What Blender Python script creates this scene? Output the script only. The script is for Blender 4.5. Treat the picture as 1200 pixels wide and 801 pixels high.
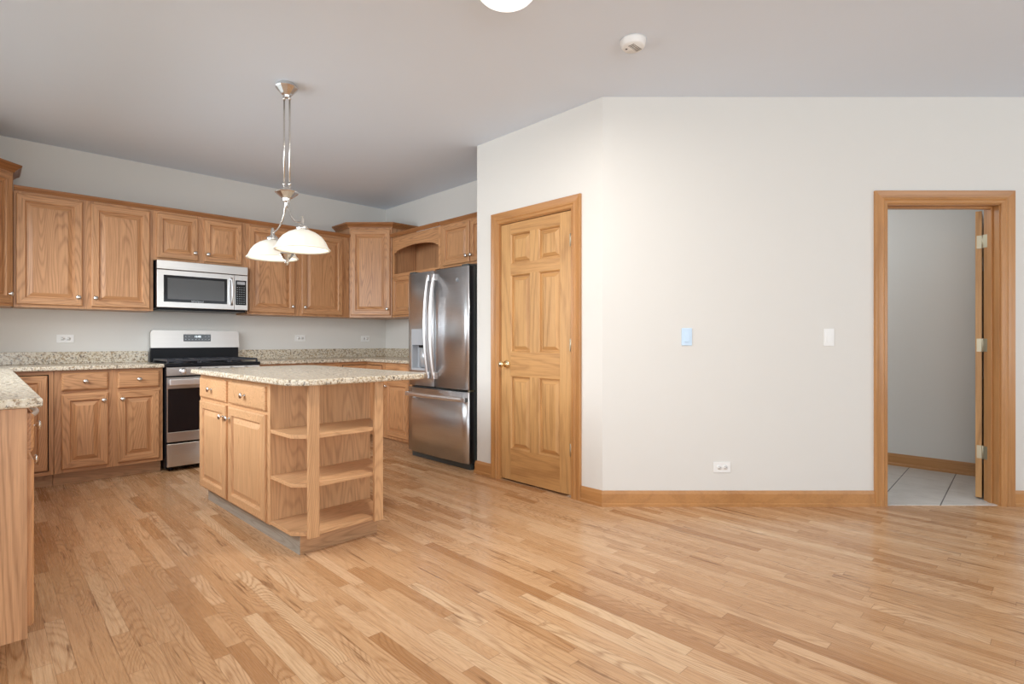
import bpy, bmesh, math, random
from math import sin, cos, pi, radians as R
from mathutils import Vector, Matrix

random.seed(7)
for o in list(bpy.data.objects):
    bpy.data.objects.remove(o)
S = bpy.context.scene
C = S.collection

# ------------------------------------------------------------------ camera, world, lights, exposure
CAM_H = 1.1109
cam = bpy.data.cameras.new('camera')
cam.sensor_width = 36.0
cam.lens = 635.21 / 1200 * 36.0
cam.shift_y = -1.5 / 1200
cam.clip_start = 0.02
camo = bpy.data.objects.new('camera', cam)
camo.location = (0, 0, CAM_H)
camo.rotation_euler = (pi / 2, 0, pi / 4 + 0.0102 - pi / 2)
C.objects.link(camo)
S.camera = camo
S.view_settings.view_transform = 'Standard'
S.view_settings.look = 'None'
S.view_settings.gamma = 1.0
S.view_settings.use_curve_mapping = False
S.view_settings.exposure = -0.14

w = bpy.data.worlds.new('sky')
S.world = w
w.use_nodes = True
w.node_tree.nodes['Background'].inputs[0].default_value = (0.85, 0.93, 1.0, 1)
w.node_tree.nodes['Background'].inputs[1].default_value = 1.0


def area(name, loc, rot, sx, sy, power, col=(1, 1, 1)):
    l = bpy.data.lights.new(name, 'AREA')
    l.shape = 'RECTANGLE'
    l.size, l.size_y, l.energy, l.color = sx, sy, power, col
    o = bpy.data.objects.new(name, l)
    o.location = loc
    o.rotation_euler = rot
    C.objects.link(o)
    return o


DAY = (0.86, 0.94, 1.0)
# daylight through unseen windows assumed behind and left of the camera, tilted up to brighten the ceiling
area('rear_window_daylight', (-1.0, -4.12, 1.35), (R(130), 0, 0), 3.3, 1.9, 142, DAY)
area('patio_door_daylight', (-3.52, -0.9, 1.25), (R(128), 0, R(-90)), 3.1, 2.1, 72, DAY)
area('far_rear_window_daylight', (3.6, -4.12, 1.35), (R(130), 0, 0), 2.6, 1.9, 56, DAY)
area('added_window_fill', (-0.38, 3.95, 1.72), (R(64), 0, R(-90)), 2.5, 1.1, 52, DAY).data.spread = R(130)  # unseen window light, added to brighten the kitchen

CEIL = 2.748
YB = 5.950          # kitchen back wall
XR = 3.618          # wall behind the refrigerator
XP = 2.984          # pantry wall
CX, CY = 2.984, 2.177   # corner between the pantry wall and the long wall
ANG = R(-44.4)      # direction of the long wall


# ------------------------------------------------------------------ materials
def lin(r, g, b):
    def f(c):
        c /= 255.0
        return c / 12.92 if c <= 0.04045 else ((c + 0.055) / 1.055) ** 2.4
    return (f(r), f(g), f(b), 1.0)


class NT:
    def __init__(self, name):
        self.m = bpy.data.materials.new(name)
        self.m.use_nodes = True
        self.t = self.m.node_tree
        self.bsdf = self.t.nodes['Principled BSDF']

    def n(self, kind, **kw):
        x = self.t.nodes.new(kind)
        for k, v in kw.items():
            if k.startswith('i_'):
                key = k[2:]
                x.inputs[int(key) if key.isdigit() else key].default_value = v
            else:
                setattr(x, k, v)
        return x

    def l(self, a, b):
        self.t.links.new(a, b)

    def math(self, op, a, b=None, c=None):
        x = self.n('ShaderNodeMath', operation=op)
        for i, v in enumerate((a, b, c)):
            if v is None:
                continue
            if isinstance(v, (int, float)):
                x.inputs[i].default_value = v
            else:
                self.l(v, x.inputs[i])
        return x.outputs[0]

    def mix(self, fac, a, b, mode='MIX'):
        x = self.n('ShaderNodeMix', data_type='RGBA', blend_type=mode)
        for i, v in ((0, fac), (6, a), (7, b)):
            if isinstance(v, (int, float, tuple)):
                x.inputs[i].default_value = v
            else:
                self.l(v, x.inputs[i])
        return x.outputs[2]

    def ramp(self, fac, stops):
        x = self.n('ShaderNodeValToRGB')
        e = x.color_ramp.elements
        while len(e) < len(stops):
            e.new(0.5)
        for el, (p, c) in zip(e, stops):
            el.position = p
            el.color = c if len(c) == 4 else (*c, 1)
        self.l(fac, x.inputs[0])
        return x.outputs[0]


def plain(name, col, rough=0.5, metal=0.0, emit=None, es=1.0, spec=0.5, noise=0.0):
    k = NT(name)
    k.bsdf.inputs['Roughness'].default_value = rough
    k.bsdf.inputs['Metallic'].default_value = metal
    k.bsdf.inputs['Specular IOR Level'].default_value = spec
    k.bsdf.inputs['Base Color'].default_value = col
    tc = k.n('ShaderNodeTexCoord')
    nz = k.n('ShaderNodeTexNoise', i_Scale=6.0, i_Detail=3.0)
    k.l(tc.outputs['Object'], nz.inputs['Vector'])
    f = k.math('MULTIPLY_ADD', nz.outputs['Fac'], 2 * noise, 1 - noise)
    hs = k.n('ShaderNodeHueSaturation')
    hs.inputs['Color'].default_value = col
    k.l(f, hs.inputs['Value'])
    k.l(hs.outputs[0], k.bsdf.inputs['Base Color'])
    if emit:
        k.bsdf.inputs['Emission Color'].default_value = emit
        k.bsdf.inputs['Emission Strength'].default_value = es
    return k.m


def wood(name, light, dark, axis='Z', ring=44.0, strength=0.5, rough=0.38, vary=0.10, spread=5.0, along=0.10):
    """oak / pine: contour rings of a stretched noise, plus fine pores along the grain"""
    k = NT(name)
    tc = k.n('ShaderNodeTexCoord')
    oi = k.n('ShaderNodeObjectInfo')
    off = k.n('ShaderNodeVectorMath', operation='SCALE')
    off.inputs[0].default_value = (37.3, 19.7, 53.1)
    k.l(oi.outputs['Random'], off.inputs['Scale'])
    add = k.n('ShaderNodeVectorMath', operation='ADD')
    k.l(tc.outputs['Object'], add.inputs[0])
    k.l(off.outputs[0], add.inputs[1])
    ax = 'XYZ'.index(axis)

    def mp(s):
        v = [1.0, 1.0, 1.0]
        v[ax] = s
        m = k.n('ShaderNodeMapping')
        m.inputs['Scale'].default_value = v
        k.l(add.outputs[0], m.inputs['Vector'])
        return m.outputs[0]
    a = k.n('ShaderNodeTexNoise', i_Scale=spread, i_Detail=1.0, i_Roughness=0.35)
    k.l(mp(along), a.inputs['Vector'])
    wob = k.n('ShaderNodeTexNoise', i_Scale=26.0, i_Detail=2.0)
    k.l(mp(0.25), wob.inputs['Vector'])
    ph = k.math('ADD', k.math('MULTIPLY', a.outputs['Fac'], ring * 6.28), k.math('MULTIPLY', wob.outputs['Fac'], 3.5))
    s = k.math('MULTIPLY_ADD', k.math('SINE', ph), 0.5, 0.5)
    s = k.math('POWER', s, 3.0)
    m2 = k.n('ShaderNodeTexNoise', i_Scale=75.0, i_Detail=3.0, i_Roughness=0.6)
    k.l(mp(0.035), m2.inputs['Vector'])
    mid = k.n('ShaderNodeMapRange', i_1=0.42, i_2=0.70, i_3=0.0, i_4=1.0)
    k.l(m2.outputs['Fac'], mid.inputs[0])
    p = k.n('ShaderNodeTexNoise', i_Scale=230.0, i_Detail=2.0, i_Roughness=0.6)
    k.l(mp(0.03), p.inputs['Vector'])
    pr = k.n('ShaderNodeMapRange', i_1=0.46, i_2=0.72, i_3=0.0, i_4=1.0)
    k.l(p.outputs['Fac'], pr.inputs[0])
    big = k.n('ShaderNodeTexNoise', i_Scale=4.0, i_Detail=2.0)
    k.l(mp(0.3), big.inputs['Vector'])
    f = k.math('ADD', k.math('MULTIPLY', s, strength * 0.62), k.math('MULTIPLY', pr.outputs[0], strength * 0.45))
    f = k.math('ADD', f, k.math('MULTIPLY', mid.outputs[0], strength * 0.55))
    f = k.math('ADD', f, k.math('MULTIPLY_ADD', big.outputs['Fac'], 0.5, -0.25))
    f.node.use_clamp = True
    col = k.mix(f, light, dark)
    hs = k.n('ShaderNodeHueSaturation')
    k.l(col, hs.inputs['Color'])
    k.l(k.math('MULTIPLY_ADD', oi.outputs['Random'], vary, 1 - vary / 2), hs.inputs['Value'])
    k.l(hs.outputs[0], k.bsdf.inputs['Base Color'])
    k.bsdf.inputs['Roughness'].default_value = rough
    bp = k.n('ShaderNodeBump', i_Strength=0.06, i_Distance=0.002)
    k.l(pr.outputs[0], bp.inputs['Height'])
    k.l(bp.outputs[0], k.bsdf.inputs['Normal'])
    return k.m


def steel(name, col, rough=0.25, axis='X', amp=0.10, aniso=0.0):
    k = NT(name)
    tc = k.n('ShaderNodeTexCoord')
    m = k.n('ShaderNodeMapping')
    v = [260.0, 260.0, 260.0]
    v['XYZ'.index(axis)] = 2.0
    m.inputs['Scale'].default_value = v
    k.l(tc.outputs['Object'], m.inputs['Vector'])
    nz = k.n('ShaderNodeTexNoise', i_Scale=1.0, i_Detail=2.0)
    k.l(m.outputs[0], nz.inputs['Vector'])
    k.l(k.math('MULTIPLY_ADD', nz.outputs['Fac'], amp, rough - amp / 2), k.bsdf.inputs['Roughness'])
    hs = k.n('ShaderNodeHueSaturation')
    hs.inputs['Color'].default_value = col
    k.l(k.math('MULTIPLY_ADD', nz.outputs['Fac'], 0.16, 0.92), hs.inputs['Value'])
    k.l(hs.outputs[0], k.bsdf.inputs['Base Color'])
    k.bsdf.inputs['Metallic'].default_value = 1.0
    if aniso:
        tg = k.n('ShaderNodeTangent', direction_type='RADIAL', axis='Z')
        k.l(tg.outputs[0], k.bsdf.inputs['Tangent'])
        k.bsdf.inputs['Anisotropic'].default_value = aniso
        k.bsdf.inputs['Anisotropic Rotation'].default_value = 0.25
    return k.m


def granite(name):
    k = NT(name)
    tc = k.n('ShaderNodeTexCoord')

    def noise(s, d=3.0, r=0.6):
        x = k.n('ShaderNodeTexNoise', i_Scale=s, i_Detail=d, i_Roughness=r)
        k.l(tc.outputs['Object'], x.inputs['Vector'])
        return x.outputs['Fac']
    n1 = noise(48)
    base = k.ramp(n1, [(0.30, lin(176, 154, 124)), (0.44, lin(212, 198, 174)), (0.58, lin(226, 216, 198)), (0.72, lin(196, 182, 160))])
    n2 = noise(80, 2.0)
    tan = k.ramp(n2, [(0.53, (0, 0, 0)), (0.60, (1, 1, 1))])
    c = k.mix(k.math('MULTIPLY', tan, 0.75), base, lin(150, 122, 90))
    n3 = noise(62, 4.0, 0.75)
    dk = k.ramp(n3, [(0.56, (0, 0, 0)), (0.60, (1, 1, 1))])
    c = k.mix(k.math('MULTIPLY', dk, 0.85), c, lin(92, 82, 74))
    k.l(c, k.bsdf.inputs['Base Color'])
    k.bsdf.inputs['Roughness'].default_value = 0.16
    return k.m


def plank_floor(name):
    """2 1/4 inch oak strips running along world Y, random lengths and tones"""
    k = NT(name)
    W, L = 0.0572, 0.95
    geo = k.n('ShaderNodeNewGeometry')
    sp = k.n('ShaderNodeSeparateXYZ')
    k.l(geo.outputs['Position'], sp.inputs[0])
    x = k.math('ADD', sp.outputs[0], 10 + 0.0572 - 0.921 % 0.0572 - (10 % 0.0572))
    y = k.math('ADD', sp.outputs[1], 20)
    row = k.math('FLOOR', k.math('DIVIDE', x, W))
    wn = k.n('ShaderNodeTexWhiteNoise', noise_dimensions='1D')
    k.l(row, wn.inputs['W'])
    ln = k.math('MULTIPLY_ADD', wn.outputs['Value'], 0.8, 0.95)
    wn2 = k.n('ShaderNodeTexWhiteNoise', noise_dimensions='1D')
    k.l(k.math('ADD', row, 311.7), wn2.inputs['W'])
    yy = k.math('DIVIDE', k.math('ADD', y, k.math('MULTIPLY', wn2.outputs['Value'], 7.0)), ln)
    # wobble the joints so that lengths within a row differ
    idx = k.math('FLOOR', yy)
    wj = k.n('ShaderNodeTexWhiteNoise', noise_dimensions='2D')
    cj = k.n('ShaderNodeCombineXYZ')
    k.l(row, cj.inputs[0])
    k.l(idx, cj.inputs[1])
    k.l(cj.outputs[0], wj.inputs['Vector'])
    fr0 = k.math('FRACT', yy)
    cut = k.math('MULTIPLY_ADD', wj.outputs['Value'], 0.5, 0.25)
    half = k.math('GREATER_THAN', fr0, cut)
    cc = k.n('ShaderNodeCombineXYZ')
    k.l(row, cc.inputs[0])
    k.l(idx, cc.inputs[1])
    k.l(half, cc.inputs[2])
    wp = k.n('ShaderNodeTexWhiteNoise', noise_dimensions='3D')
    k.l(cc.outputs[0], wp.inputs['Vector'])
    rnd = wp.outputs['Value']
    rs = k.n('ShaderNodeSeparateColor')
    k.l(wp.outputs['Color'], rs.inputs[0])
    # tone of the board
    tone = k.ramp(rnd, [(0.0, lin(176, 128, 86)), (0.06, lin(190, 143, 100)), (0.25, lin(203, 159, 117)), (0.6, lin(212, 169, 127)), (0.88, lin(221, 181, 141)), (1.0, lin(226, 190, 150))])
    # grain coordinates, shifted per board
    gv = k.n('ShaderNodeCombineXYZ')
    k.l(k.math('ADD', x, k.math('MULTIPLY', rs.outputs[0], 31.0)), gv.inputs[0])
    k.l(k.math('ADD', k.math('MULTIPLY', y, 0.17), k.math('MULTIPLY', rs.outputs[1], 17.0)), gv.inputs[1])
    k.l(k.math('MULTIPLY', rs.outputs[2], 9.0), gv.inputs[2])
    a = k.n('ShaderNodeTexNoise', i_Scale=5.5, i_Detail=1.0, i_Roughness=0.4)
    k.l(gv.outputs[0], a.inputs['Vector'])
    wob = k.n('ShaderNodeTexNoise', i_Scale=60.0, i_Detail=2.0)
    k.l(gv.outputs[0], wob.inputs['Vector'])
    ph = k.math('ADD', k.math('MULTIPLY', a.outputs['Fac'], 250.0), k.math('MULTIPLY', wob.outputs['Fac'], 3.0))
    s = k.math('POWER', k.math('MULTIPLY_ADD', k.math('SINE', ph), 0.5, 0.5), 3.0)
    gv2 = k.n('ShaderNodeCombineXYZ')
    k.l(k.math('ADD', x, rs.outputs[0]), gv2.inputs[0])
    k.l(k.math('MULTIPLY', y, 0.02), gv2.inputs[1])
    p = k.n('ShaderNodeTexNoise', i_Scale=260.0, i_Detail=2.0)
    k.l(gv2.outputs[0], p.inputs['Vector'])
    pores = k.n('ShaderNodeMapRange', i_1=0.45, i_2=0.75, i_3=0.0, i_4=1.0)
    k.l(p.outputs['Fac'], pores.inputs[0])
    # mineral streaks on some boards
    st = k.n('ShaderNodeTexNoise', i_Scale=24.0, i_Detail=4.0, i_Roughness=0.65)
    gv3 = k.n('ShaderNodeMapping')
    gv3.inputs['Scale'].default_value = (1.6, 0.45, 1.0)
    k.l(gv.outputs[0], gv3.inputs['Vector'])
    k.l(gv3.outputs[0], st.inputs['Vector'])
    stm = k.n('ShaderNodeMapRange', i_1=0.595, i_2=0.68, i_3=0.0, i_4=1.0)
    k.l(st.outputs['Fac'], stm.inputs[0])
    stk = k.math('MULTIPLY', stm.outputs[0], k.math('MULTIPLY', k.math('GREATER_THAN', rs.outputs[2], 0.40), 0.75))
    cathedral = k.math('MULTIPLY', s, k.math('MULTIPLY_ADD', rs.outputs[1], 0.45, 0.06))
    m2 = k.n('ShaderNodeTexNoise', i_Scale=105.0, i_Detail=4.0, i_Roughness=0.65)
    gv4 = k.n('ShaderNodeCombineXYZ')
    k.l(k.math('ADD', x, k.math('MULTIPLY', rs.outputs[1], 5.0)), gv4.inputs[0])
    k.l(k.math('MULTIPLY_ADD', y, 0.035, rs.outputs[2]), gv4.inputs[1])
    k.l(gv4.outputs[0], m2.inputs['Vector'])
    mid = k.n('ShaderNodeMapRange', i_1=0.46, i_2=0.74, i_3=0.0, i_4=1.0)
    k.l(m2.outputs['Fac'], mid.inputs[0])
    f = k.math('ADD', cathedral, k.math('MULTIPLY', pores.outputs[0], 0.20))
    f = k.math('ADD', f, k.math('MULTIPLY', mid.outputs[0], 0.48))
    col = k.mix(f, tone, lin(156, 108, 68))
    col = k.mix(stk, col, lin(116, 74, 44))
    # joints
    fx = k.math('FRACT', k.math('DIVIDE', x, W))
    ex = k.math('MINIMUM', fx, k.math('SUBTRACT', 1.0, fx))
    gx = k.math('LESS_THAN', ex, 0.012)
    e1 = k.math('MINIMUM', k.math('ABSOLUTE', k.math('SUBTRACT', fr0, cut)), k.math('MINIMUM', fr0, k.math('SUBTRACT', 1.0, fr0)))
    gy = k.math('LESS_THAN', k.math('MULTIPLY', e1, ln), 0.0010)
    g = k.math('MAXIMUM', gx, gy)
    col = k.mix(k.math('MULTIPLY', g, 0.55), col, lin(120, 78, 46))
    k.l(col, k.bsdf.inputs['Base Color'])
    k.l(k.math('MULTIPLY_ADD', pores.outputs[0], 0.10, 0.23), k.bsdf.inputs['Roughness'])
    k.bsdf.inputs['Specular IOR Level'].default_value = 0.4
    return k.m


def tile_floor(name):
    k = NT(name)
    tc = k.n('ShaderNodeTexCoord')
    sp = k.n('ShaderNodeSeparateXYZ')
    k.l(tc.outputs['Object'], sp.inputs[0])
    T = 0.318
    fy = k.math('FRACT', k.math('DIVIDE', k.math('ADD', sp.outputs[1], 10 * T), T))
    fx = k.math('FRACT', k.math('DIVIDE', k.math('ADD', sp.outputs[0], 10 * T), T))
    ey = k.math('MINIMUM', fy, k.math('SUBTRACT', 1.0, fy))
    ex = k.math('MINIMUM', fx, k.math('SUBTRACT', 1.0, fx))
    gy = k.math('LESS_THAN', ey, 0.011)
    gx = k.math('MULTIPLY', k.math('LESS_THAN', ex, 0.006), 0.45)
    nz = k.n('ShaderNodeTexNoise', i_Scale=9.0, i_Detail=5.0)
    k.l(tc.outputs['Object'], nz.inputs['Vector'])
    base = k.mix(nz.outputs['Fac'], lin(196, 190, 182), lin(226, 222, 216))
    c = k.mix(k.math('MAXIMUM', gx, gy), base, lin(88, 82, 78))
    k.l(c, k.bsdf.inputs['Base Color'])
    k.bsdf.inputs['Roughness'].default_value = 0.35
    return k.m


WALL = plain('painted_wall', lin(229, 226, 220), 0.85, spec=0.2, noise=0.006)
HALLWALL = WALL
CEILM = plain('ceiling_paint', lin(228, 236, 246), 0.9, spec=0.15, noise=0.006)
FLOOR = plank_floor('oak_strip_floor')
TILE = tile_floor('hall_tile')
OL, OD = lin(207, 154, 108), lin(128, 80, 44)
OAK = wood('cabinet_oak_upright', OL, OD, 'Z')
OAKX = wood('cabinet_oak_level', OL, OD, 'X')
OAKP = wood('cabinet_oak_side_panel', lin(206, 155, 112), lin(130, 84, 50), 'Z', ring=40, strength=0.5, along=0.035)
OAKT = wood('toe_kick_oak', lin(196, 152, 112), lin(136, 96, 62), 'X', rough=0.5)
OAKG = wood('worn_toe_kick', lin(170, 160, 146), lin(120, 106, 90), 'Y', rough=0.6)
OAKI = wood('island_oak', lin(213, 166, 121), lin(146, 98, 58), 'Z', ring=36, strength=0.42)
OAKIX = wood('island_oak_level', lin(213, 166, 121), lin(146, 98, 58), 'X', ring=36, strength=0.42)
OAKIY = wood('island_oak_shelf', lin(213, 166, 121), lin(146, 98, 58), 'Y', ring=36, strength=0.42)
MOULD = wood('crown_oak_shaded', lin(168, 114, 70), lin(110, 68, 38), 'X', ring=14, strength=0.4)  # darker than the cabinets: shade on the downward faces is painted in
DOORZ = wood('pine_door_upright', lin(212, 164, 107), lin(138, 88, 42), 'Z', ring=9, strength=0.42, vary=0.04, spread=5.0)
DOORX = wood('pine_door_level', lin(208, 158, 101), lin(132, 82, 38), 'X', ring=9, strength=0.42, vary=0.04, spread=5.0)
TRIMZ = wood('stained_trim_upright', lin(194, 140, 86), lin(136, 86, 44), 'Z', ring=5, strength=0.32, rough=0.3, vary=0.05, spread=4.0)
TRIMX = wood('stained_trim_level', lin(194, 140, 86), lin(136, 86, 44), 'X', ring=5, strength=0.32, rough=0.3, vary=0.05, spread=4.0)
GRAN = granite('speckled_granite')
STEEL = steel('brushed_steel', (0.60, 0.59, 0.575, 1), 0.30, 'X')
STEELV = steel('brushed_steel_fridge', (0.70, 0.71, 0.73, 1), 0.33, 'X', 0.06, 0.65)
CHROME = plain('satin_nickel', (0.70, 0.68, 0.65, 1), 0.24, 1.0)
HANDLE = plain('bright_steel_handle', (0.86, 0.86, 0.87, 1), 0.36, 1.0)
BRASS = plain('polished_brass', (0.86, 0.70, 0.42, 1), 0.2, 1.0)
HINGE = plain('antique_brass_hinge', (0.52, 0.47, 0.35, 1), 0.42, 1.0)
BLACK = plain('black_enamel', (0.010, 0.010, 0.012, 1), 0.3, spec=0.15)
BLACKG = plain('black_glass', (0.008, 0.008, 0.010, 1), 0.06)
IRON = plain('cast_iron', (0.03, 0.032, 0.04, 1), 0.42)
DGREY = plain('fridge_side_grey', lin(74, 78, 76), 0.45)
MESHG = plain('oven_window_mesh', (0.09, 0.09, 0.09, 1), 0.14)
GREYP = plain('dispenser_grey', lin(178, 180, 184), 0.4)
SILV = plain('dispenser_paddle', lin(205, 207, 210), 0.3, 0.4)
WHITE = plain('white_plastic', lin(244, 243, 240), 0.35)
BLUEW = plain('pale_blue_plastic', lin(206, 228, 248), 0.35)
SLOT = plain('outlet_slot', lin(96, 90, 84), 0.6)
PRINT = plain('printed_symbols', lin(190, 195, 200), 0.5)
GLASSW = plain('lit_frosted_glass', lin(234, 227, 213), 0.3, emit=(1.0, 0.94, 0.84, 1), es=0.05)
DOMEW = plain('lit_ceiling_dome', lin(255, 252, 246), 0.3, emit=(1.0, 0.98, 0.94, 1), es=1.3)
BULB = plain('lit_bulb', (1, 1, 1, 1), 0.3, emit=(1.0, 0.93, 0.82, 1), es=6.0)
DISP = plain('lit_display', (0, 0, 0, 1), 0.3, emit=(0.85, 0.95, 1.0, 1), es=2.5)
DARK = plain('gap_shade_black', (0.01, 0.008, 0.006, 1), 0.9)  # painted shade for the gaps round the folding doors


# ------------------------------------------------------------------ mesh builder
class MB:
    def __init__(self, mats):
        self.b = bmesh.new()
        self.mats = mats if isinstance(mats, (list, tuple)) else [mats]

    def v(self, p):
        return self.b.verts.new(p)

    def face(self, vs, mi=0, smooth=False):
        try:
            f = self.b.faces.new(vs)
        except ValueError:
            return None
        f.material_index = mi
        f.smooth = smooth
        return f

    def box(self, x0, x1, y0, y1, z0, z1, bev=0.0, mi=0, seg=2):
        x0, x1 = sorted((x0, x1)); y0, y1 = sorted((y0, y1)); z0, z1 = sorted((z0, z1))
        p = [self.v((x, y, z)) for x in (x0, x1) for y in (y0, y1) for z in (z0, z1)]
        fs = [self.face([p[i] for i in q], mi) for q in ((0, 1, 3, 2), (4, 6, 7, 5), (0, 4, 5, 1), (2, 3, 7, 6), (0, 2, 6, 4), (1, 5, 7, 3))]
        if bev > 0:
            es = list({e for f in fs for e in f.edges})
            r = bmesh.ops.bevel(self.b, geom=es, offset=bev, segments=seg, affect='EDGES', profile=0.5, clamp_overlap=True)
            for f in r['faces']:
                f.material_index = mi
        return self

    def prism(self, poly, z0, z1, mi=0, rnd=0.0, smooth=False):
        """poly in XY, extruded along z; rnd rounds the top and bottom edges"""
        if rnd > 0:
            rings = [(rnd, z0), (rnd * 0.3, z0 + rnd * 0.3), (0, z0 + rnd), (0, z1 - rnd), (rnd * 0.3, z1 - rnd * 0.3), (rnd, z1)]
        else:
            rings = [(0, z0), (0, z1)]
        rr = []
        for ins, z in rings:
            q = offset_poly(poly, -ins) if ins else poly
            rr.append([self.v((x, y, z)) for x, y in q])
        n = len(poly)
        for a, b in zip(rr[:-1], rr[1:]):
            for i in range(n):
                self.face([a[i], a[(i + 1) % n], b[(i + 1) % n], b[i]], mi, smooth)
        self.face(list(reversed(rr[0])), mi)
        self.face(rr[-1], mi)
        return self

    def tube(self, pts, r, seg=10, mi=0, flat=None):
        """round (or flattened) bar along a polyline"""
        pts = [Vector(p) for p in pts]
        rings = []
        up = Vector((0, 0, 1))
        for i, p in enumerate(pts):
            t = (pts[min(i + 1, len(pts) - 1)] - pts[max(i - 1, 0)]).normalized()
            ref = up if abs(t.dot(up)) < 0.9 else Vector((1, 0, 0))
            a = t.cross(ref).normalized()
            b = a.cross(t).normalized()
            ri = r[i] if isinstance(r, (list, tuple)) else r
            fa, fb = flat if flat else (1, 1)
            rings.append([self.v(p + a * ri * fa * cos(2 * pi * k / seg) + b * ri * fb * sin(2 * pi * k / seg)) for k in range(seg)])
        for a, b in zip(rings[:-1], rings[1:]):
            for k in range(seg):
                self.face([a[k], a[(k + 1) % seg], b[(k + 1) % seg], b[k]], mi, True)
        self.face(list(reversed(rings[0])), mi)
        self.face(rings[-1], mi)
        return self

    def lathe(self, prof, o=(0, 0, 0), axis='Z', seg=24, mi=0, smooth=True, flip=1):
        """profile [(radius, height)] revolved about axis through o"""
        rings = []
        for r, h in prof:
            ring = []
            for k in range(seg):
                a = 2 * pi * k / seg
                u, v_ = r * cos(a), r * sin(a)
                h_ = h * flip
                p = {'Z': (u, v_, h_), 'Y': (u, h_, v_), 'X': (h_, u, v_)}[axis]
                ring.append(self.v((o[0] + p[0], o[1] + p[1], o[2] + p[2])))
            rings.append(ring)
        for a, b in zip(rings[:-1], rings[1:]):
            for k in range(seg):
                self.face([a[k], a[(k + 1) % seg], b[(k + 1) % seg], b[k]], mi, smooth)
        if prof[0][0] > 1e-6:
            self.face(list(reversed(rings[0])), mi)
        if prof[-1][0] > 1e-6:
            self.face(rings[-1], mi)
        return self

    def sweep(self, pts, prof, mi=0, closed=False, side=1):
        """mitred sweep along an XY polyline. prof: closed list of (outward offset, z)"""
        n = len(pts)
        cols = []
        for o, z in prof:
            q = offset_line(pts, o * side, closed)
            cols.append([self.v((x, y, z)) for x, y in q])
        m = len(prof)
        rng = n if closed else n - 1
        for j in range(m):
            a, b = cols[j], cols[(j + 1) % m]
            for i in range(rng):
                self.face([a[i], a[(i + 1) % n], b[(i + 1) % n], b[i]], mi)
        if not closed:
            self.face([c[0] for c in cols], mi)
            self.face([c[-1] for c in reversed(cols)], mi)
        return self

    def rings_xz(self, x0, x1, z0, z1, rings, back, mi=0, mh=None, matsw=1):
        """front of a raised-panel slab facing -y: rings [(inset, y)], closed to a back plane"""
        mh = mi if mh is None else mh
        rr = [[self.v(p) for p in ((x0, back, z0), (x1, back, z0), (x1, back, z1), (x0, back, z1))]]
        for ins, y in rings:
            rr.append([self.v(p) for p in ((x0 + ins, y, z0 + ins), (x1 - ins, y, z0 + ins), (x1 - ins, y, z1 - ins), (x0 + ins, y, z1 - ins))])
        for a, b in zip(rr[:-1], rr[1:]):
            for i in range(4):
                self.face([a[i], a[(i + 1) % 4], b[(i + 1) % 4], b[i]], mh if i in (0, 2) else mi)
        self.face(rr[-1], mi)
        self.face(list(reversed(rr[0])), mi)
        return self

    def ob(self, name, parent=None, **kw):
        bmesh.ops.recalc_face_normals(self.b, faces=self.b.faces)
        me = bpy.data.meshes.new(name)
        self.b.to_mesh(me)
        self.b.free()
        for m in self.mats:
            me.materials.append(m)
        o = bpy.data.objects.new(name, me)
        C.objects.link(o)
        if parent:
            o.parent = parent
        for k, v in kw.items():
            o[k] = v
        return o


def offset_line(pts, d, closed=False):
    n = len(pts)
    out = []
    for i in range(n):
        p = Vector(pts[i])
        a = Vector(pts[i - 1]) if (i > 0 or closed) else None
        b = Vector(pts[(i + 1) % n]) if (i < n - 1 or closed) else None
        ns = []
        if a is not None:
            t = (p - a).normalized(); ns.append(Vector((t.y, -t.x)))
        if b is not None:
            t = (b - p).normalized(); ns.append(Vector((t.y, -t.x)))
        if len(ns) == 1:
            m = ns[0]
        else:
            m = (ns[0] + ns[1]).normalized()
            m = m / max(0.2, m.dot(ns[0]))
        out.append((p.x + m.x * d, p.y + m.y * d))
    return out


def offset_poly(poly, d):
    ar = sum(poly[i - 1][0] * poly[i][1] - poly[i][0] * poly[i - 1][1] for i in range(len(poly)))
    return offset_line(poly, d if ar > 0 else -d, True)


def thing(name, label, cat, loc=(0, 0, 0), rot=0.0, group=None):
    o = bpy.data.objects.new(name, None)
    o.empty_display_size = 0.1
    C.objects.link(o)
    o.location = loc
    o.rotation_euler = (0, 0, rot)
    o['label'] = label
    o['category'] = cat
    if group:
        o['group'] = group
    return o


def struct(o, label=None):
    o['kind'] = 'structure'
    if label:
        o['label'] = label
    return o


def sroot(name, label, loc, rot):
    o = bpy.data.objects.new(name, None)
    C.objects.link(o)
    o.location = loc
    o.rotation_euler = (0, 0, rot)
    return struct(o, label)


def add_text(mb, body, size, loc, mi, depth=0.0004):
    """lettering on a surface facing -y, merged into the part's own mesh"""
    cu = bpy.data.curves.new('lettering', 'FONT')
    cu.body, cu.size, cu.extrude = body, size, depth
    cu.align_x, cu.align_y = 'CENTER', 'CENTER'
    t = bpy.data.objects.new('lettering', cu)
    C.objects.link(t)
    bpy.context.view_layer.update()
    me = bpy.data.meshes.new_from_object(t)
    bpy.data.objects.remove(t)
    me.transform(Matrix.Translation(loc) @ Matrix.Rotation(pi / 2, 4, 'X'))
    old = set(mb.b.faces)
    mb.b.from_mesh(me)
    for f in mb.b.faces:
        if f not in old:
            f.material_index = mi
    bpy.data.meshes.remove(me)


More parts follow.
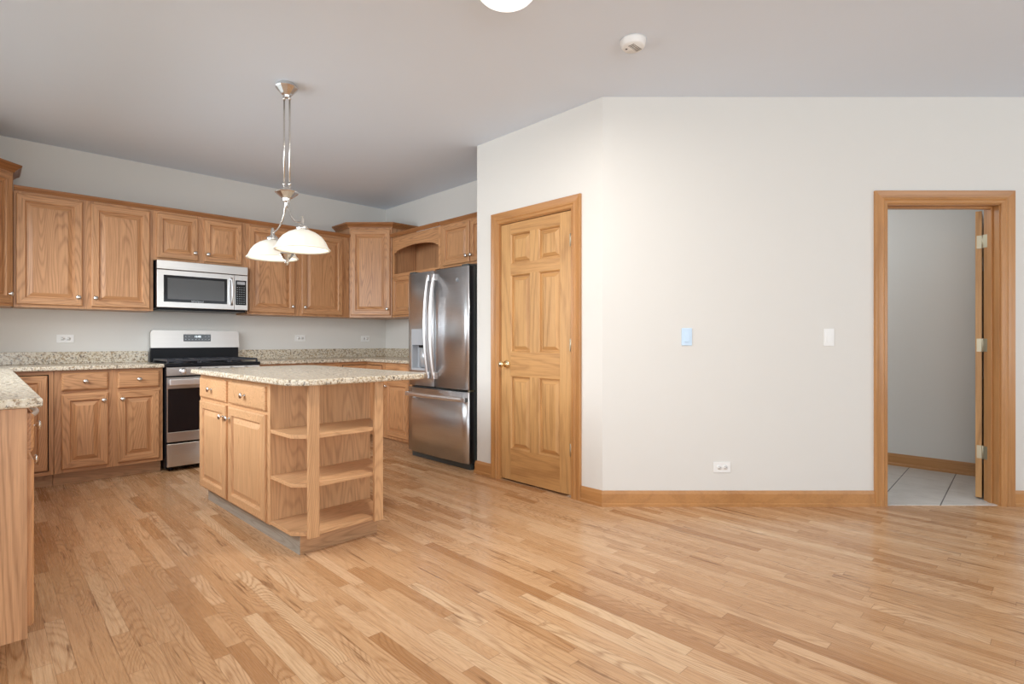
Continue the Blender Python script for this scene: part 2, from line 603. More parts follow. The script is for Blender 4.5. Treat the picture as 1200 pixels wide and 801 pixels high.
# ------------------------------------------------------------------ room shell
def room_floor():
    mb = MB(FLOOR)
    mb.prism([(-0.55, 6.1), (-0.55, 2.3), (-3.7, 2.3), (-3.7, -4.3), (6.2, -4.3), (6.2, -0.93), (CX + 0.02, CY + 0.02), (XP, 2.5), (3.75, 2.5), (3.75, 6.1)], -0.05, 0.0)
    struct(mb.ob('floor'), 'pale oak strip floor of the kitchen and dining room')
    mb = MB(CEILM)
    mb.prism([(-3.75, -4.35), (6.3, -4.35), (6.3, 6.15), (-3.75, 6.15)], CEIL, CEIL + 0.1)
    struct(mb.ob('ceiling'), 'flat pale grey ceiling')


room_floor()


def wall(name, p0, p1, label, openings=(), t=0.12, z1=CEIL, ext=(0, 0), mat=WALL):
    """wall from p0 to p1, room on the right-hand side when walking p0->p1 (local -y)"""
    d = Vector((p1[0] - p0[0], p1[1] - p0[1]))
    L = d.length
    mb = MB(mat)
    s = -ext[0]
    for a, b, za, zb in sorted(openings):
        mb.box(s, a, 0, t, 0, z1)
        if za > 0:
            mb.box(a, b, 0, t, 0, za)
        if zb < z1:
            mb.box(a, b, 0, t, zb, z1)
        s = b
    mb.box(s, L + ext[1], 0, t, 0, z1)
    o = mb.ob(name)
    o.location = (p0[0], p0[1], 0)
    o.rotation_euler = (0, 0, math.atan2(d.y, d.x))
    return struct(o, label)


U = Vector((cos(ANG), sin(ANG)))
W3E = (CX + U.x * 4.3, CY + U.y * 4.3)
wall('wall_back', (-0.43, YB), (XR, YB), 'kitchen wall behind the range', ext=(0.12, 0.12))
wall('wall_right', (XR, YB), (XR, 2.43), 'short kitchen wall behind the refrigerator')
wall('wall_return', (XR, 3.465), (XP, 3.465), 'end wall beside the refrigerator', t=0.10, ext=(0, -0.001))
D1A, D1B, D1T = 0.285, 1.018, 2.04
wall('wall_pantry', (XP, 3.465), (CX, CY), 'short wall holding the pantry door', [(D1A - 0.02, D1B + 0.02, 0, D1T + 0.02)])
D2A, D2B, D2T = 1.917, 2.668, 2.022
wall('wall_front', (CX, CY), W3E, 'long blank wall with the open doorway', [(D2A - 0.018, D2B + 0.018, 0, D2T + 0.018)])
wall('wall_east', W3E, (W3E[0], -4.2), 'side wall right of the camera', ext=(0, 0.12))
wall('wall_rear', (W3E[0], -4.2), (-3.6, -4.2), 'wall with windows behind the camera', [(1.1, 3.8, 0.45, 2.35), (5.3, 8.75, 0.45, 2.35)], ext=(0, 0.12))
wall('wall_west', (-3.6, -4.2), (-3.6, 2.3), 'wall with the patio door left of the camera', [(1.7, 4.9, 0.0, 2.35)], ext=(0, 0.12))
wall('wall_jog', (-3.6, 2.3), (-0.43, 2.3), 'wall beside the counter run', ext=(0, -0.001))
wall('wall_left', (-0.43, 2.3), (-0.43, YB), 'kitchen wall with an unseen window added over the counter run', [(0.4, 2.95, 1.12, 2.32)], ext=(0, 0))


def window_frame(name, label, loc, rot, w, z0, z1, n):
    r = sroot(name, label, loc, rot)
    mb = MB(WHITE)
    for a, b in ((0, 0.06), (w - 0.06, w)):
        mb.box(a, b, 0.06, 0.11, z0, z1, 0.004)
    mb.box(0.06, w - 0.06, 0.06, 0.11, z0, z0 + 0.06, 0.004)
    mb.box(0.06, w - 0.06, 0.06, 0.11, z1 - 0.06, z1, 0.004)
    for i in range(1, n):
        mb.box(w * i / n - 0.03, w * i / n + 0.03, 0.06, 0.11, z0 + 0.06, z1 - 0.06, 0.004)
    mb.ob('window_frame', r)


window_frame('window_1', 'white window behind the camera', (W3E[0] - 1.1, -4.2, 0), pi, 2.7, 0.45, 2.35, 3)
window_frame('window_2', 'second white window behind the camera', (W3E[0] - 5.3, -4.2, 0), pi, 3.45, 0.45, 2.35, 3)
window_frame('added_window_4', 'unseen white window added for light over the left counter', (-0.43, 2.7, 0), pi / 2, 2.55, 1.12, 2.32, 3)  # made-up window, added to bring more light into the kitchen
window_frame('window_3', 'white patio door left of the camera', (-3.6, -2.5, 0), pi / 2, 3.2, 0.0, 2.35, 2)

# hall behind the doorway
HX = 5.811
wall('wall_hall_east', (HX, 2.3), (HX, -0.5), 'plain wall of the little hall behind the doorway')
wall('wall_hall_north', (3.25, 2.3), (HX, 2.3), 'end wall of the little hall', ext=(0, 0.12))
mb = MB(TILE)
ot = 0.012
c2, s2 = cos(R(-2.3)), sin(R(-2.3))
TO = (5.72, 0.951)


def toT(x, y):
    dx, dy = x - TO[0], y - TO[1]
    return (dx * cos(R(2.3)) + dy * sin(R(2.3)), -dx * sin(R(2.3)) + dy * cos(R(2.3)))


def w3(s, n):
    return (CX + U.x * s - U.y * n, CY + U.y * s + U.x * n)


tp = [w3(0.7, 0.012), w3(D2A, 0.012), w3(D2B, 0.012), w3(3.9, 0.012), (HX, -0.45), (HX, 2.3), (3.3, 2.3)]
mb.prism([toT(*q) for q in tp], 0.0, 0.004)
o = mb.ob('floor_hall')
o.location = (TO[0], TO[1], 0)
o.rotation_euler = (0, 0, R(2.3))
struct(o, 'light square tiles of the hall floor')

BBP = [(0, 0), (0.020, 0), (0.020, 0.018), (0.014, 0.024), (0.014, 0.085), (0.006, 0.105), (0, 0.105)]


def baseboard(name, p0, p1, label, side=1, close=True, prof=BBP):
    """local frame along the wall so that the grain runs lengthwise; room side is local -y"""
    d = Vector((p1[0] - p0[0], p1[1] - p0[1]))
    mb = MB(TRIMX)
    mb.sweep([(0, 0), (d.length, 0)], prof)
    o = mb.ob(name)
    o.location = (p0[0], p0[1], 0)
    o.rotation_euler = (0, 0, math.atan2(d.y, d.x))
    return struct(o, label)


CW = 0.087
# pantry wall baseboards: left stub wraps the wall end, right stub reaches the corner
mb = MB(TRIMX)
mb.sweep([(0.05, -0.0), (0.0, 0.0), (0.0, 0.0)][:2], BBP) if False else None
mb.sweep([(-0.001, 0.06), (-0.001, 0.0), (D1A - 0.008 - CW, 0.0)], BBP)
o = mb.ob('baseboard_pantry_left'); o.location = (XP, 3.465, 0); o.rotation_euler = (0, 0, -pi / 2)
struct(o, 'short oak baseboard left of the pantry door')
k_ = 0.02 * math.tan(R(45.6) / 2)
mb = MB(TRIMX)
L1 = 3.465 - CY
e = Vector((cos(ANG + pi / 2), sin(ANG + pi / 2)))
mb.sweep([(D1B + 0.008 + CW, 0), (L1, 0), (L1 + cos(ANG + pi / 2) * (D2A - 0.006 - CW), sin(ANG + pi / 2) * (D2A - 0.006 - CW))], BBP)
o = mb.ob('baseboard_front'); o.location = (XP, 3.465, 0); o.rotation_euler = (0, 0, -pi / 2)
struct(o, 'oak baseboard turning the corner from the pantry door to the doorway')
baseboard('baseboard_right', w3(D2B + 0.006 + CW, 0), w3(4.28, 0), 'oak baseboard right of the doorway')
o = baseboard('baseboard_hall', (HX, 2.28), (HX, -0.5), 'oak baseboard in the little hall')
o.location.z = 0.004

CASP = [(0.0, 0.0), (0.0, 0.010), (0.006, 0.014), (0.022, 0.014), (0.030, 0.020), (0.036, 0.017), (0.044, 0.014), (0.060, 0.016), (0.076, 0.020), (CW - 0.003, 0.021), (CW, 0.018), (CW, 0.0)]


def casing(parent, x0, x1, zt):
    mb = MB([TRIMZ, TRIMX])
    cols = []
    for u, y in CASP:
        cols.append([mb.v(p) for p in ((x0 - u, -y, 0), (x0 - u, -y, zt + u), (x1 + u, -y, zt + u), (x1 + u, -y, 0))])
    for a, b in zip(cols[:-1], cols[1:]):
        for i in range(3):
            mb.face([a[i], a[i + 1], b[i + 1], b[i]], 1 if i == 1 else 0)
    mb.face([c[0] for c in cols]); mb.face([c[3] for c in cols])
    mb.ob('casing', parent)


def jamb(parent, x0, x1, zt, t=0.12, stop=0.05):
    mb = MB([TRIMZ, TRIMX])
    mb.box(x0 - 0.017, x0, 0.0, t, 0, zt, 0.001)
    mb.box(x1, x1 + 0.017, 0.0, t, 0, zt, 0.001)
    mb.box(x0 - 0.017, x1 + 0.017, 0.0, t, zt, zt + 0.017, 0.001, 1)
    mb.ob('jamb', parent)
    mb = MB([TRIMZ, TRIMX])
    mb.box(x0, x0 + 0.012, stop, stop + 0.033, 0, zt - 0.012, 0.002)
    mb.box(x1 - 0.012, x1, stop, stop + 0.033, 0, zt - 0.012, 0.002)
    mb.box(x0, x1, stop, stop + 0.033, zt - 0.012, zt, 0.002, 1)
    mb.ob('door_stop', parent)


def six_panel(x0, x1, z0, z1, yf, t):
    """six-panel door leaf, front face at yf"""
    mb = MB([DOORZ, DOORX])
    W = x1 - x0
    st, mu = 0.110, 0.092
    xs = [x0, x0 + st, x0 + (W - mu) / 2, x0 + (W + mu) / 2, x1 - st, x1]
    zs = [z0, z0 + 0.245, 0.832, 1.022, 1.628, 1.716, 1.950, z1]
    yb = yf + t
    # stiles and rails
    mb.box(xs[0], xs[1], yf, yb, z0, z1, 0.0015)
    mb.box(xs[4], xs[5], yf, yb, z0, z1, 0.0015)
    for a, b in ((zs[0], zs[1]), (zs[2], zs[3]), (zs[4], zs[5]), (zs[6], zs[7])):
        mb.box(xs[1], xs[4], yf, yb, a, b, 0.0, 1)
    for a, b in ((zs[1], zs[2]), (zs[3], zs[4]), (zs[5], zs[6])):
        mb.box(xs[2], xs[3], yf, yb, a, b)
        for c, d in ((xs[1], xs[2]), (xs[3], xs[4])):
            rings = [(0.0, yf), (0.008, yf + 0.007), (0.011, yf + 0.019), (0.019, yf + 0.019), (0.044, yf + 0.005), (0.046, yf + 0.004)]
            mb.rings_xz(c, d, a, b, rings, yb - 0.003, 0, 1)
    return mb


# door_1: closed pantry door
r = sroot('door_1', 'closed six panel pine pantry door', (XP, 3.465, 0), -pi / 2)
casing(r, D1A - 0.006, D1B + 0.006, D1T + 0.006)
jamb(r, D1A, D1B, D1T, stop=0.047)
six_panel(D1A + 0.003, D1B - 0.003, 0.014, D1T - 0.004, 0.008, 0.036).ob('door_leaf', r)
mb = MB(BRASS)
kx = D1A + 0.068
mb.lathe([(0.032, 0.008), (0.032, 0.004), (0.026, -0.006), (0.012, -0.009), (0.010, -0.030), (0.012, -0.036), (0.024, -0.046), (0.027, -0.058), (0.022, -0.068), (0.008, -0.074), (0.0, -0.075)], (kx, 0, 0.925), 'Y')
mb.ob('door_knob', r)
for z in (1.826, 1.081, 0.335):
    mb = MB(HINGE)
    mb.lathe([(0.0, -0.046), (0.0065, -0.044), (0.0065, 0.044), (0.0, 0.046)], (D1B - 0.001, -0.002, z), 'Z', 12)
    mb.box(D1B - 0.018, D1B - 0.001, 0.0045, 0.0078, z - 0.044, z + 0.044)
    mb.ob('hinge', r)

# door_2: open doorway with its door swung into the hall
r = sroot('door_2', 'open doorway with its door swung into the tiled hall', (CX, CY, 0), ANG)
casing(r, D2A - 0.006, D2B + 0.006, D2T + 0.006)
jamb(r, D2A, D2B, D2T, stop=0.047)
# leaf swung about 135 degrees: it lies along world +X behind the hinge
hp = (D2B + 0.004, 0.130)
la = R(44.4) + R(3.0)
Ml = Matrix.Translation((hp[0], hp[1], 0)) @ Matrix.Rotation(la, 4, 'Z')
mb = six_panel(0.006, 0.72, 0.016, D2T - 0.006, 0.006, 0.035)
mb.b.transform(Ml)
mb.ob('door_leaf', r)
for z in (1.80, 1.08, 0.335):
    mb = MB(HINGE)
    mb.lathe([(0.0, -0.048), (0.0075, -0.045), (0.0075, 0.045), (0.0, 0.048)], (hp[0] - 0.002, hp[1] - 0.003, z), 'Z', 12)
    mb.box(D2B - 0.0025, D2B, 0.085, 0.125, z - 0.045, z + 0.045)
    h2 = bmesh.new()
    q = [Ml @ Vector(p) for p in ((0.0035, 0.006, z - 0.045), (0.0035, 0.034, z - 0.045), (0.0035, 0.034, z + 0.045), (0.0035, 0.006, z + 0.045), (0.0056, 0.006, z - 0.045), (0.0056, 0.034, z - 0.045), (0.0056, 0.034, z + 0.045), (0.0056, 0.006, z + 0.045))]
    vs = [mb.v(p) for p in q]
    for f in ((0, 1, 2, 3), (7, 6, 5, 4), (0, 4, 5, 1), (1, 5, 6, 2), (2, 6, 7, 3), (3, 7, 4, 0)):
        mb.face([vs[i] for i in f])
    mb.ob('hinge', r)
    h2.free()


# ------------------------------------------------------------------ cabinets
KNOB = [(0.0085, 0.0), (0.0075, -0.003), (0.0045, -0.006), (0.0045, -0.014), (0.0085, -0.018), (0.0165, -0.021), (0.0180, -0.025), (0.0145, -0.029), (0.005, -0.0315), (0.0, -0.032)]


def knob(parent, x, y, z):
    mb = MB(CHROME)
    mb.lathe(KNOB, (x, y, z), 'Y', 16)
    mb.ob('knob', parent)


def panel_door(parent, x0, x1, z0, z1, yf=-0.019, yb=0.0, kn=None, mats=None, name='door', st=0.056):
    mats = mats or [OAK, OAKX]
    mb = MB(mats)
    h = z1 - z0
    rings = [(0.0, yf + 0.007), (0.004, yf + 0.002), (0.008, yf), (st - 0.006, yf), (st - 0.002, yf + 0.004), (st + 0.002, yf + 0.015), (st + 0.009, yf + 0.015), (st + 0.036, yf + 0.004), (st + 0.038, yf + 0.003)]
    mb.rings_xz(x0, x1, z0, z1, rings, yb, 0, 1)
    d = mb.ob(name, parent)
    if kn:
        knob(d, kn[0], yf, kn[1])
    return d


def drawer_front(parent, x0, x1, z0, z1, yf=-0.019, kn=True, mats=None, kz=None):
    mb = MB((mats or [OAKX])[-1])
    mb.rings_xz(x0, x1, z0, z1, [(0.0, yf + 0.008), (0.006, yf + 0.003), (0.012, yf)], 0.0)
    d = mb.ob('drawer', parent)
    if kn:
        knob(d, (x0 + x1) / 2, yf, kz or (z0 + z1) / 2)
    return d


def face_frame(parent, w, z0, z1, stiles, rails, t=0.019, mats=None):
    """stiles [(x0,x1)], rails [(x0,x1,z0,z1)]; frame occupies y 0..t"""
    mb = MB(mats or [OAK, OAKX])
    for a, b in stiles:
        mb.box(a, b, 0, t, z0, z1, 0.0008)
    for a, b, c, d in rails:
        mb.box(a, b, 0.0006, t, c, d, 0.0, 1)
    return mb.ob('face_frame', parent)


def carcass(parent, w, d, z0, z1, toe=0.0, mats=None):
    m = mats or [OAKP, OAKX]
    mb = MB(m)
    y0 = 0.019
    t = 0.016
    mb.box(0, t, y0, d, z0, z1)
    mb.box(w - t, w, y0, d, z0, z1)
    mb.box(t, w - t, y0, d, z0, z0 + t, 0, 1)
    mb.box(t, w - t, y0, d, z1 - t, z1, 0, 1)
    mb.box(t, w - t, d - 0.008, d, z0 + t, z1 - t)
    if z1 - z0 > 0.5:
        zm = (z0 + z1) / 2
        mb.box(t, w - t, y0 + 0.03, d - 0.008, zm - 0.009, zm + 0.009, 0, 1)
    o = mb.ob('carcass', parent)
    if toe:
        mb = MB(OAKT)
        mb.box(0, w, 0.075, d, 0.0, z0)
        mb.ob('toe_kick', parent)
    return o


ZU0, ZU1 = 1.372, 2.262          # upper cabinets
UD = 0.32
CRN = [(0.0, 0.0), (0.008, 0.0), (0.012, 0.010), (0.022, 0.022), (0.026, 0.034), (0.026, 0.038), (0.0, 0.038)]


def small_crown(parent, x0, x1, z=ZU1, y=0.0, out=0.0):
    mb = MB(MOULD)
    mb.sweep([(x0, y), (x1, y)], [(a + out, z + b) for a, b in CRN])
    mb.ob('crown_moulding', parent)


UF = YB - UD        # front plane of the upper face frames
# --- upper cabinet left of the microwave
XA0, XA1, XM1, XC1 = 0.178, 1.085, 1.870, 2.953
t = thing('upper_cabinet', 'oak two-door wall cabinet with raised panels left of the microwave', 'cabinet', (XA0, UF, ZU0), 0)
t.location.z = 0
w_ = XA1 - XA0
carcass(t, w_, UD, ZU0, ZU1)
face_frame(t, w_, ZU0, ZU1, [(0, 0.045), (0.39, 0.49), (w_ - 0.045, w_)], [(0.045, 0.39, ZU0, ZU0 + 0.035), (0.49, w_ - 0.045, ZU0, ZU0 + 0.035), (0.045, 0.39, ZU1 - 0.04, ZU1), (0.49, w_ - 0.045, ZU1 - 0.04, ZU1)])
panel_door(t, 0.015, 0.416, 1.392, 2.243, kn=(0.388, 1.462))
panel_door(t, 0.471, 0.881, 1.392, 2.243, kn=(0.500, 1.462))
small_crown(t, 0, w_)
# --- cabinet above the microwave
t = thing('upper_cabinet', 'short oak two-door wall cabinet directly above the microwave', 'cabinet', (XA1, UF, 0), 0)
w_ = XM1 - XA1
Z0 = 1.825
carcass(t, w_, UD, Z0, ZU1)
face_frame(t, w_, Z0, ZU1, [(0, 0.045), (0.335, 0.42), (w_ - 0.06, w_)], [(0.045, 0.335, Z0, Z0 + 0.04), (0.42, w_ - 0.06, Z0, Z0 + 0.04), (0.045, 0.335, ZU1 - 0.04, ZU1), (0.42, w_ - 0.06, ZU1 - 0.04, ZU1)])
panel_door(t, 0.025, 0.352, 1.848, 2.243, kn=(0.325, 1.915), st=0.05)
panel_door(t, 0.405, 0.734, 1.848, 2.243, kn=(0.432, 1.915), st=0.05)
small_crown(t, 0, w_)
# --- cabinet right of the microwave
t = thing('upper_cabinet', 'oak two-door wall cabinet right of the microwave, behind the hanging lamp', 'cabinet', (XM1, UF, 0), 0)
w_ = XC1 - XM1
carcass(t, w_, UD, ZU0, ZU1)
face_frame(t, w_, ZU0, ZU1, [(0, 0.04), (0.44, 0.57), (0.97, w_)], [(0.04, 0.44, ZU0, ZU0 + 0.035), (0.57, 0.97, ZU0, ZU0 + 0.035), (0.04, 0.44, ZU1 - 0.04, ZU1), (0.57, 0.97, ZU1 - 0.04, ZU1)])
panel_door(t, 0.012, 0.468, 1.392, 2.243, kn=(0.440, 1.462))
panel_door(t, 0.540, 1.001, 1.392, 2.243, kn=(0.568, 1.462))
small_crown(t, 0, w_)

# --- tall diagonal corner cabinets
ZT = 2.395
BIGC = [(0.0, 0.0), (0.006, 0.0), (0.010, 0.012), (0.030, 0.032), (0.044, 0.040), (0.050, 0.052), (0.050, 0.058), (0.0, 0.058)]


def corner_cabinet(label, corner, sgn, side, fw, kn_left, zt=ZT):
    """diagonal wall cabinet. local frame: front along x from 0..fw at y=0"""
    if sgn > 0:      # right corner; front from (cx-side, ...) facing (-,-)
        p0 = (corner[0] - side, corner[1] - UD)
        rot = -pi / 4
    else:            # left corner; front facing (+,-)
        p0 = (corner[0] + UD, corner[1] - side)
        rot = pi / 4
    t = thing('corner_cabinet', label, 'cabinet', (p0[0], p0[1], 0), rot)
    q = UD * cos(pi / 4)
    poly = [(0.001, 0.019), (fw - 0.001, 0.019), (fw + q - 0.014, q), (fw + q - 0.014, q)][:2]
    # body footprint: front, two short sides square to the walls, two wall sides
    inv = Matrix.Rotation(-rot, 2)
    cs = [Vector((corner[0] - p0[0], corner[1] - p0[1]))]
    if sgn > 0:
        pts = [Vector((0, 0)), Vector((side - UD, -(side - UD))), Vector((side, -(side - UD))), Vector((side, UD)), Vector((0, UD))]
    else:
        pts = [Vector((0, 0)), Vector((side - UD, side - UD)), Vector((side - UD, side)), Vector((-UD, side)), Vector((-UD, 0))]
    pl = [tuple(inv @ v) for v in pts]
    mb = MB(OAKP)
    g = 0.003
    body = offset_poly(pl, -g)
    body[0] = (body[0][0], 0.019); body[1] = (body[1][0], 0.019)
    mb.prism(body, ZU0, zt)
    mb.ob('carcass', t)
    face_frame(t, fw, ZU0, zt, [(0.003, 0.035), (fw - 0.035, fw - 0.003)], [(0.035, fw - 0.035, ZU0, ZU0 + 0.035), (0.035, fw - 0.035, zt - 0.045, zt)])
    panel_door(t, 0.02, fw - 0.02, 1.395, zt - 0.022, kn=((0.052 if kn_left else fw - 0.052), 1.465), st=0.06)
    mb = MB(MOULD)
    # crown round the front and the two exposed sides
    crown = [pl[4], pl[0], pl[1], pl[2]]
    if sgn < 0:
        crown = [pl[4], pl[0], pl[1], pl[2]]
    mb.sweep(crown, [(a, zt - 0.004 + b) for a, b in BIGC])
    mb.ob('crown_moulding', t)
    return t


side = XR - XC1 - 0.002
fw = (side - UD) * math.sqrt(2)
corner_cabinet('tall diagonal oak corner cabinet with crown between the hanging lamp and refrigerator', (XR, YB), 1, side, fw, False, zt=2.378)
sl = 0.178 + 0.43
corner_cabinet('tall diagonal oak corner cabinet cut by the left edge of the photo', (-0.43, YB), -1, sl, (sl - UD) * math.sqrt(2), False, zt=2.40)

# --- bridge unit with arched valance, on the right kitchen wall (front faces -X)
YC = YB - side - 0.003          # side of the corner cabinet
YF0 = 4.392                     # left side of the cabinet above the refrigerator
t = thing('display_cabinet', 'oak open wall cabinet with arched valance above a small door, beside the refrigerator top', 'cabinet', (XR - UD, YC, 0), -pi / 2)
w_ = YC - YF0
mb = MB([OAKP, OAKX])
zs = 1.835
mb.box(0, 0.016, 0.019, UD, ZU0, ZU1)
wl = YC - 4.480
mb.box(wl - 0.016, wl, 0.019, UD, ZU0, zs)
mb.box(w_ - 0.016, w_, 0.019, UD, zs, ZU1)
mb.box(0.016, wl - 0.016, UD - 0.01, UD, ZU0, zs)
mb.box(0.016, w_ - 0.016, UD - 0.01, UD, zs, ZU1)
mb.box(0.016, wl - 0.016, 0.019, UD - 0.01, ZU0, ZU0 + 0.016, 0, 1)
for z in (zs, ZU1 - 0.016):
    mb.box(0.016, w_ - 0.016, 0.019, UD - 0.01, z, z + 0.016, 0, 1)
mb.ob('carcass', t)
face_frame(t, w_, ZU0, zs, [(0, 0.035), (wl - 0.035, wl)], [(0.035, wl - 0.035, ZU0, ZU0 + 0.035), (0.035, wl - 0.035, zs - 0.035, zs)])
face_frame(t, w_, zs, ZU1, [(0, 0.035), (w_ - 0.035, w_)], [(0.035, w_ - 0.035, zs, zs + 0.018)])
panel_door(t, 0.022, 0.425, 1.392, 1.818, kn=(0.398, 1.455), st=0.05)
panel_door(t, 0.440, wl - 0.015, 1.392, 1.818, kn=(0.467, 1.455), st=0.05)
# valance: arched lower edge with small ogee ends
mb = MB(OAKX)
N = 28
top = ZU1
xs = [0.035 + (w_ - 0.07) * i / N for i in range(N + 1)]


def arch(u):
    e_ = min(u, 1 - u)
    if e_ < 0.03:
        return 2.085
    if e_ < 0.085:
        return 2.085 + 0.022 * (0.5 - 0.5 * cos(pi * (e_ - 0.03) / 0.055)) + 0.0
    f = (e_ - 0.085) / 0.415
    return 2.107 + 0.034 * math.sin(pi / 2 * f) ** 0.8


us = [0.0, 0.03, 0.03, 0.045, 0.06, 0.075, 0.085, 0.12, 0.16, 0.2, 0.25, 0.3, 0.35, 0.4, 0.45, 0.5]
us = us + [1 - u for u in reversed(us[:-1])]
for ysl in ((0.0, 0.019),):
    fr = [mb.v((0.035 + (w_ - 0.07) * u, ysl[0], arch(u))) for u in us]
    ft = [mb.v((0.035 + (w_ - 0.07) * u, ysl[0], top)) for u in us]
    br = [mb.v((0.035 + (w_ - 0.07) * u, ysl[1], arch(u))) for u in us]
    bt = [mb.v((0.035 + (w_ - 0.07) * u, ysl[1], top)) for u in us]
    for i in range(len(us) - 1):
        mb.face([fr[i], fr[i + 1], ft[i + 1], ft[i]])
        mb.face([br[i + 1], br[i], bt[i], bt[i + 1]])
        mb.face([br[i], br[i + 1], fr[i + 1], fr[i]])
mb.ob('valance', t)
small_crown(t, 0, w_, out=0.012)

# --- cabinet above the refrigerator
YE = 3.475
t = thing('upper_cabinet', 'short oak two-door wall cabinet above the refrigerator', 'cabinet', (XR - UD, YF0 - 0.002, 0), -pi / 2)
w_ = YF0 - 0.002 - YE
Z0 = 1.832
carcass(t, w_, UD, Z0, ZU1)
face_frame(t, w_, Z0, ZU1, [(0, 0.05), (0.44, 0.48), (w_ - 0.045, w_)], [(0.05, 0.44, Z0, Z0 + 0.035), (0.48, w_ - 0.045, Z0, Z0 + 0.035), (0.05, 0.44, ZU1 - 0.04, ZU1), (0.48, w_ - 0.045, ZU1 - 0.04, ZU1)])
panel_door(t, 0.052, 0.462, 1.852, 2.243, kn=(0.435, 1.915), st=0.05)
panel_door(t, 0.476, 0.886, 1.852, 2.243, kn=(0.503, 1.915), st=0.05)
small_crown(t, 0, w_)

# --- base cabinets
BF = 5.352           # front of the face frames along the back wall
ZB0, ZB1 = 0.10, 0.882


def base_cabinet(label, loc, rot, w, d, cols, end=0.04, mats=None):
    """cols: [(x0,x1,knob side)] one drawer above one door each"""
    t = thing('base_cabinet', label, 'cabinet', (loc[0], loc[1], 0), rot)
    carcass(t, w, d, ZB0, ZB1, toe=1)
    stl = [(0, cols[0][0] + 0.015)]
    for a, b in zip(cols[:-1], cols[1:]):
        stl.append((a[1] - 0.015, b[0] + 0.015))
    stl.append((cols[-1][1] - 0.015, w))
    rails = []
    for (x0, x1, k_) in cols:
        for z0, z1 in ((ZB0, ZB0 + 0.04), (0.698, 0.735), (0.850, ZB1)):
            rails.append((x0 + 0.015, x1 - 0.015, z0, z1))
    face_frame(t, w, ZB0, ZB1, stl, rails)
    for (x0, x1, k_) in cols:
        drawer_front(t, x0, x1, 0.727, 0.862)
        kx_ = x0 + 0.03 if k_ < 0 else x1 - 0.03
        panel_door(t, x0, x1, 0.128, 0.702, kn=(kx_, 0.640))
    return t


# left of the range
base_cabinet('oak base cabinet with two drawers and two doors left of the range', (0.395, BF), 0, 1.100 - 0.395, YB - BF - 0.003, [(0.042, 0.331, 1), (0.392, 0.680, -1)])
# right of the range, mostly behind the island
base_cabinet('oak base cabinet right of the range, mostly hidden by the island', (1.882, BF), 0, 2.700 - 1.882, YB - BF - 0.003, [(0.04, 0.395, 1), (0.425, 0.778, -1)])


def pie_cut(label, corner, sgn, arm):
    """corner base cabinet with a folding pair of doors set in the inside corner"""
    t = thing('corner_base_cabinet', label, 'cabinet', (corner[0], corner[1], 0), 0)
    D = YB - BF            # depth from each wall
    Dx = D if sgn > 0 else PFX + 0.43
    A = arm
    sx = -sgn
    # local coordinates: corner of the walls at 0,0; cabinet extends to -y and sx
    g = 0.003

    def P(a, b):
        return (sx * a, -b)
    mb = MB(OAKP)
    poly = [P(g, g), P(A[0], g), P(A[0], D - 0.019), P(Dx - 0.019, D - 0.019), P(Dx - 0.019, A[1]), P(g, A[1])]
    mb.prism(poly, ZB0, ZB1)
    mb.ob('carcass', t)
    mb = MB(OAKT)
    mb.prism([P(g, g), P(A[0], g), P(A[0], D - 0.08), P(Dx - 0.08, D - 0.08), P(Dx - 0.08, A[1]), P(g, A[1])], 0, ZB0)
    mb.ob('toe_kick', t)
    mb = MB([OAK, OAKX])
    st = 0.06

    def bx(a0, a1, b0, b1, z0, z1, mi=0):
        x0, y0 = P(a0, b0); x1, y1 = P(a1, b1)
        mb.box(x0, x1, y0, y1, z0, z1, 0, mi)
    # frame on the arm along the back wall
    bx(A[0] - st * 0.45, A[0], D - 0.019, D, ZB0, ZB1)
    bx(Dx, A[0] - st * 0.45, D - 0.019, D, ZB0, ZB0 + 0.028, 1)
    bx(Dx, A[0] - st * 0.45, D - 0.019, D, ZB1 - 0.028, ZB1, 1)
    bx(Dx - 0.019, Dx, A[1] - st * 0.45, A[1], ZB0, ZB1)
    bx(Dx - 0.019, Dx, D, A[1] - st * 0.45, ZB0, ZB0 + 0.028, 1)
    bx(Dx - 0.019, Dx, D, A[1] - st * 0.45, ZB1 - 0.028, ZB1, 1)
    mb.ob('face_frame', t)
    # near-black sheets paint the shade in the gaps behind the doors
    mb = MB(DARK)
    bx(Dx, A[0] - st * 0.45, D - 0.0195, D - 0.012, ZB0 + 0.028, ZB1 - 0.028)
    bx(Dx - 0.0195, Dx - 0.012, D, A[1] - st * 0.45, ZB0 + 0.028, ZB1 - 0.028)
    mb.ob('gap_shade', t)
    z0, z1 = ZB0 + 0.034, ZB1 - 0.034
    # door leaf along the back wall arm
    w1 = A[0] - st * 0.45 - Dx - 0.008
    mb = MB([OAK, OAKX])
    rings = [(0.0, -0.014), (0.006, -0.019), (0.050, -0.019), (0.056, -0.016), (0.060, -0.009), (0.068, -0.009), (0.088, -0.015), (0.09, -0.016)]
    if sgn > 0:
        mb.rings_xz(-(Dx + w1), -Dx - 0.012, z0, z1, rings, 0.0, 0, 1)
    else:
        mb.rings_xz(Dx + 0.012, Dx + w1, z0, z1, rings, 0.0, 0, 1)
    mb.b.transform(Matrix.Translation((0, -D + 0.002, 0)))
    mb.ob('door', t)
    w2 = A[1] - st * 0.45 - D - 0.008
    mb = MB([OAK, OAKX])
    mb.rings_xz(0.012, w2, z0, z1, rings, 0.0, 0, 1)
    if sgn > 0:
        mb.b.transform(Matrix.Translation((-Dx + 0.002, -D, 0)) @ Matrix.Rotation(-pi / 2, 4, 'Z'))
    else:
        mb.b.transform(Matrix.Translation((Dx - 0.002, -D - w2 - 0.006, 0)) @ Matrix.Rotation(pi / 2, 4, 'Z'))
    d2 = mb.ob('door', t)
    return t


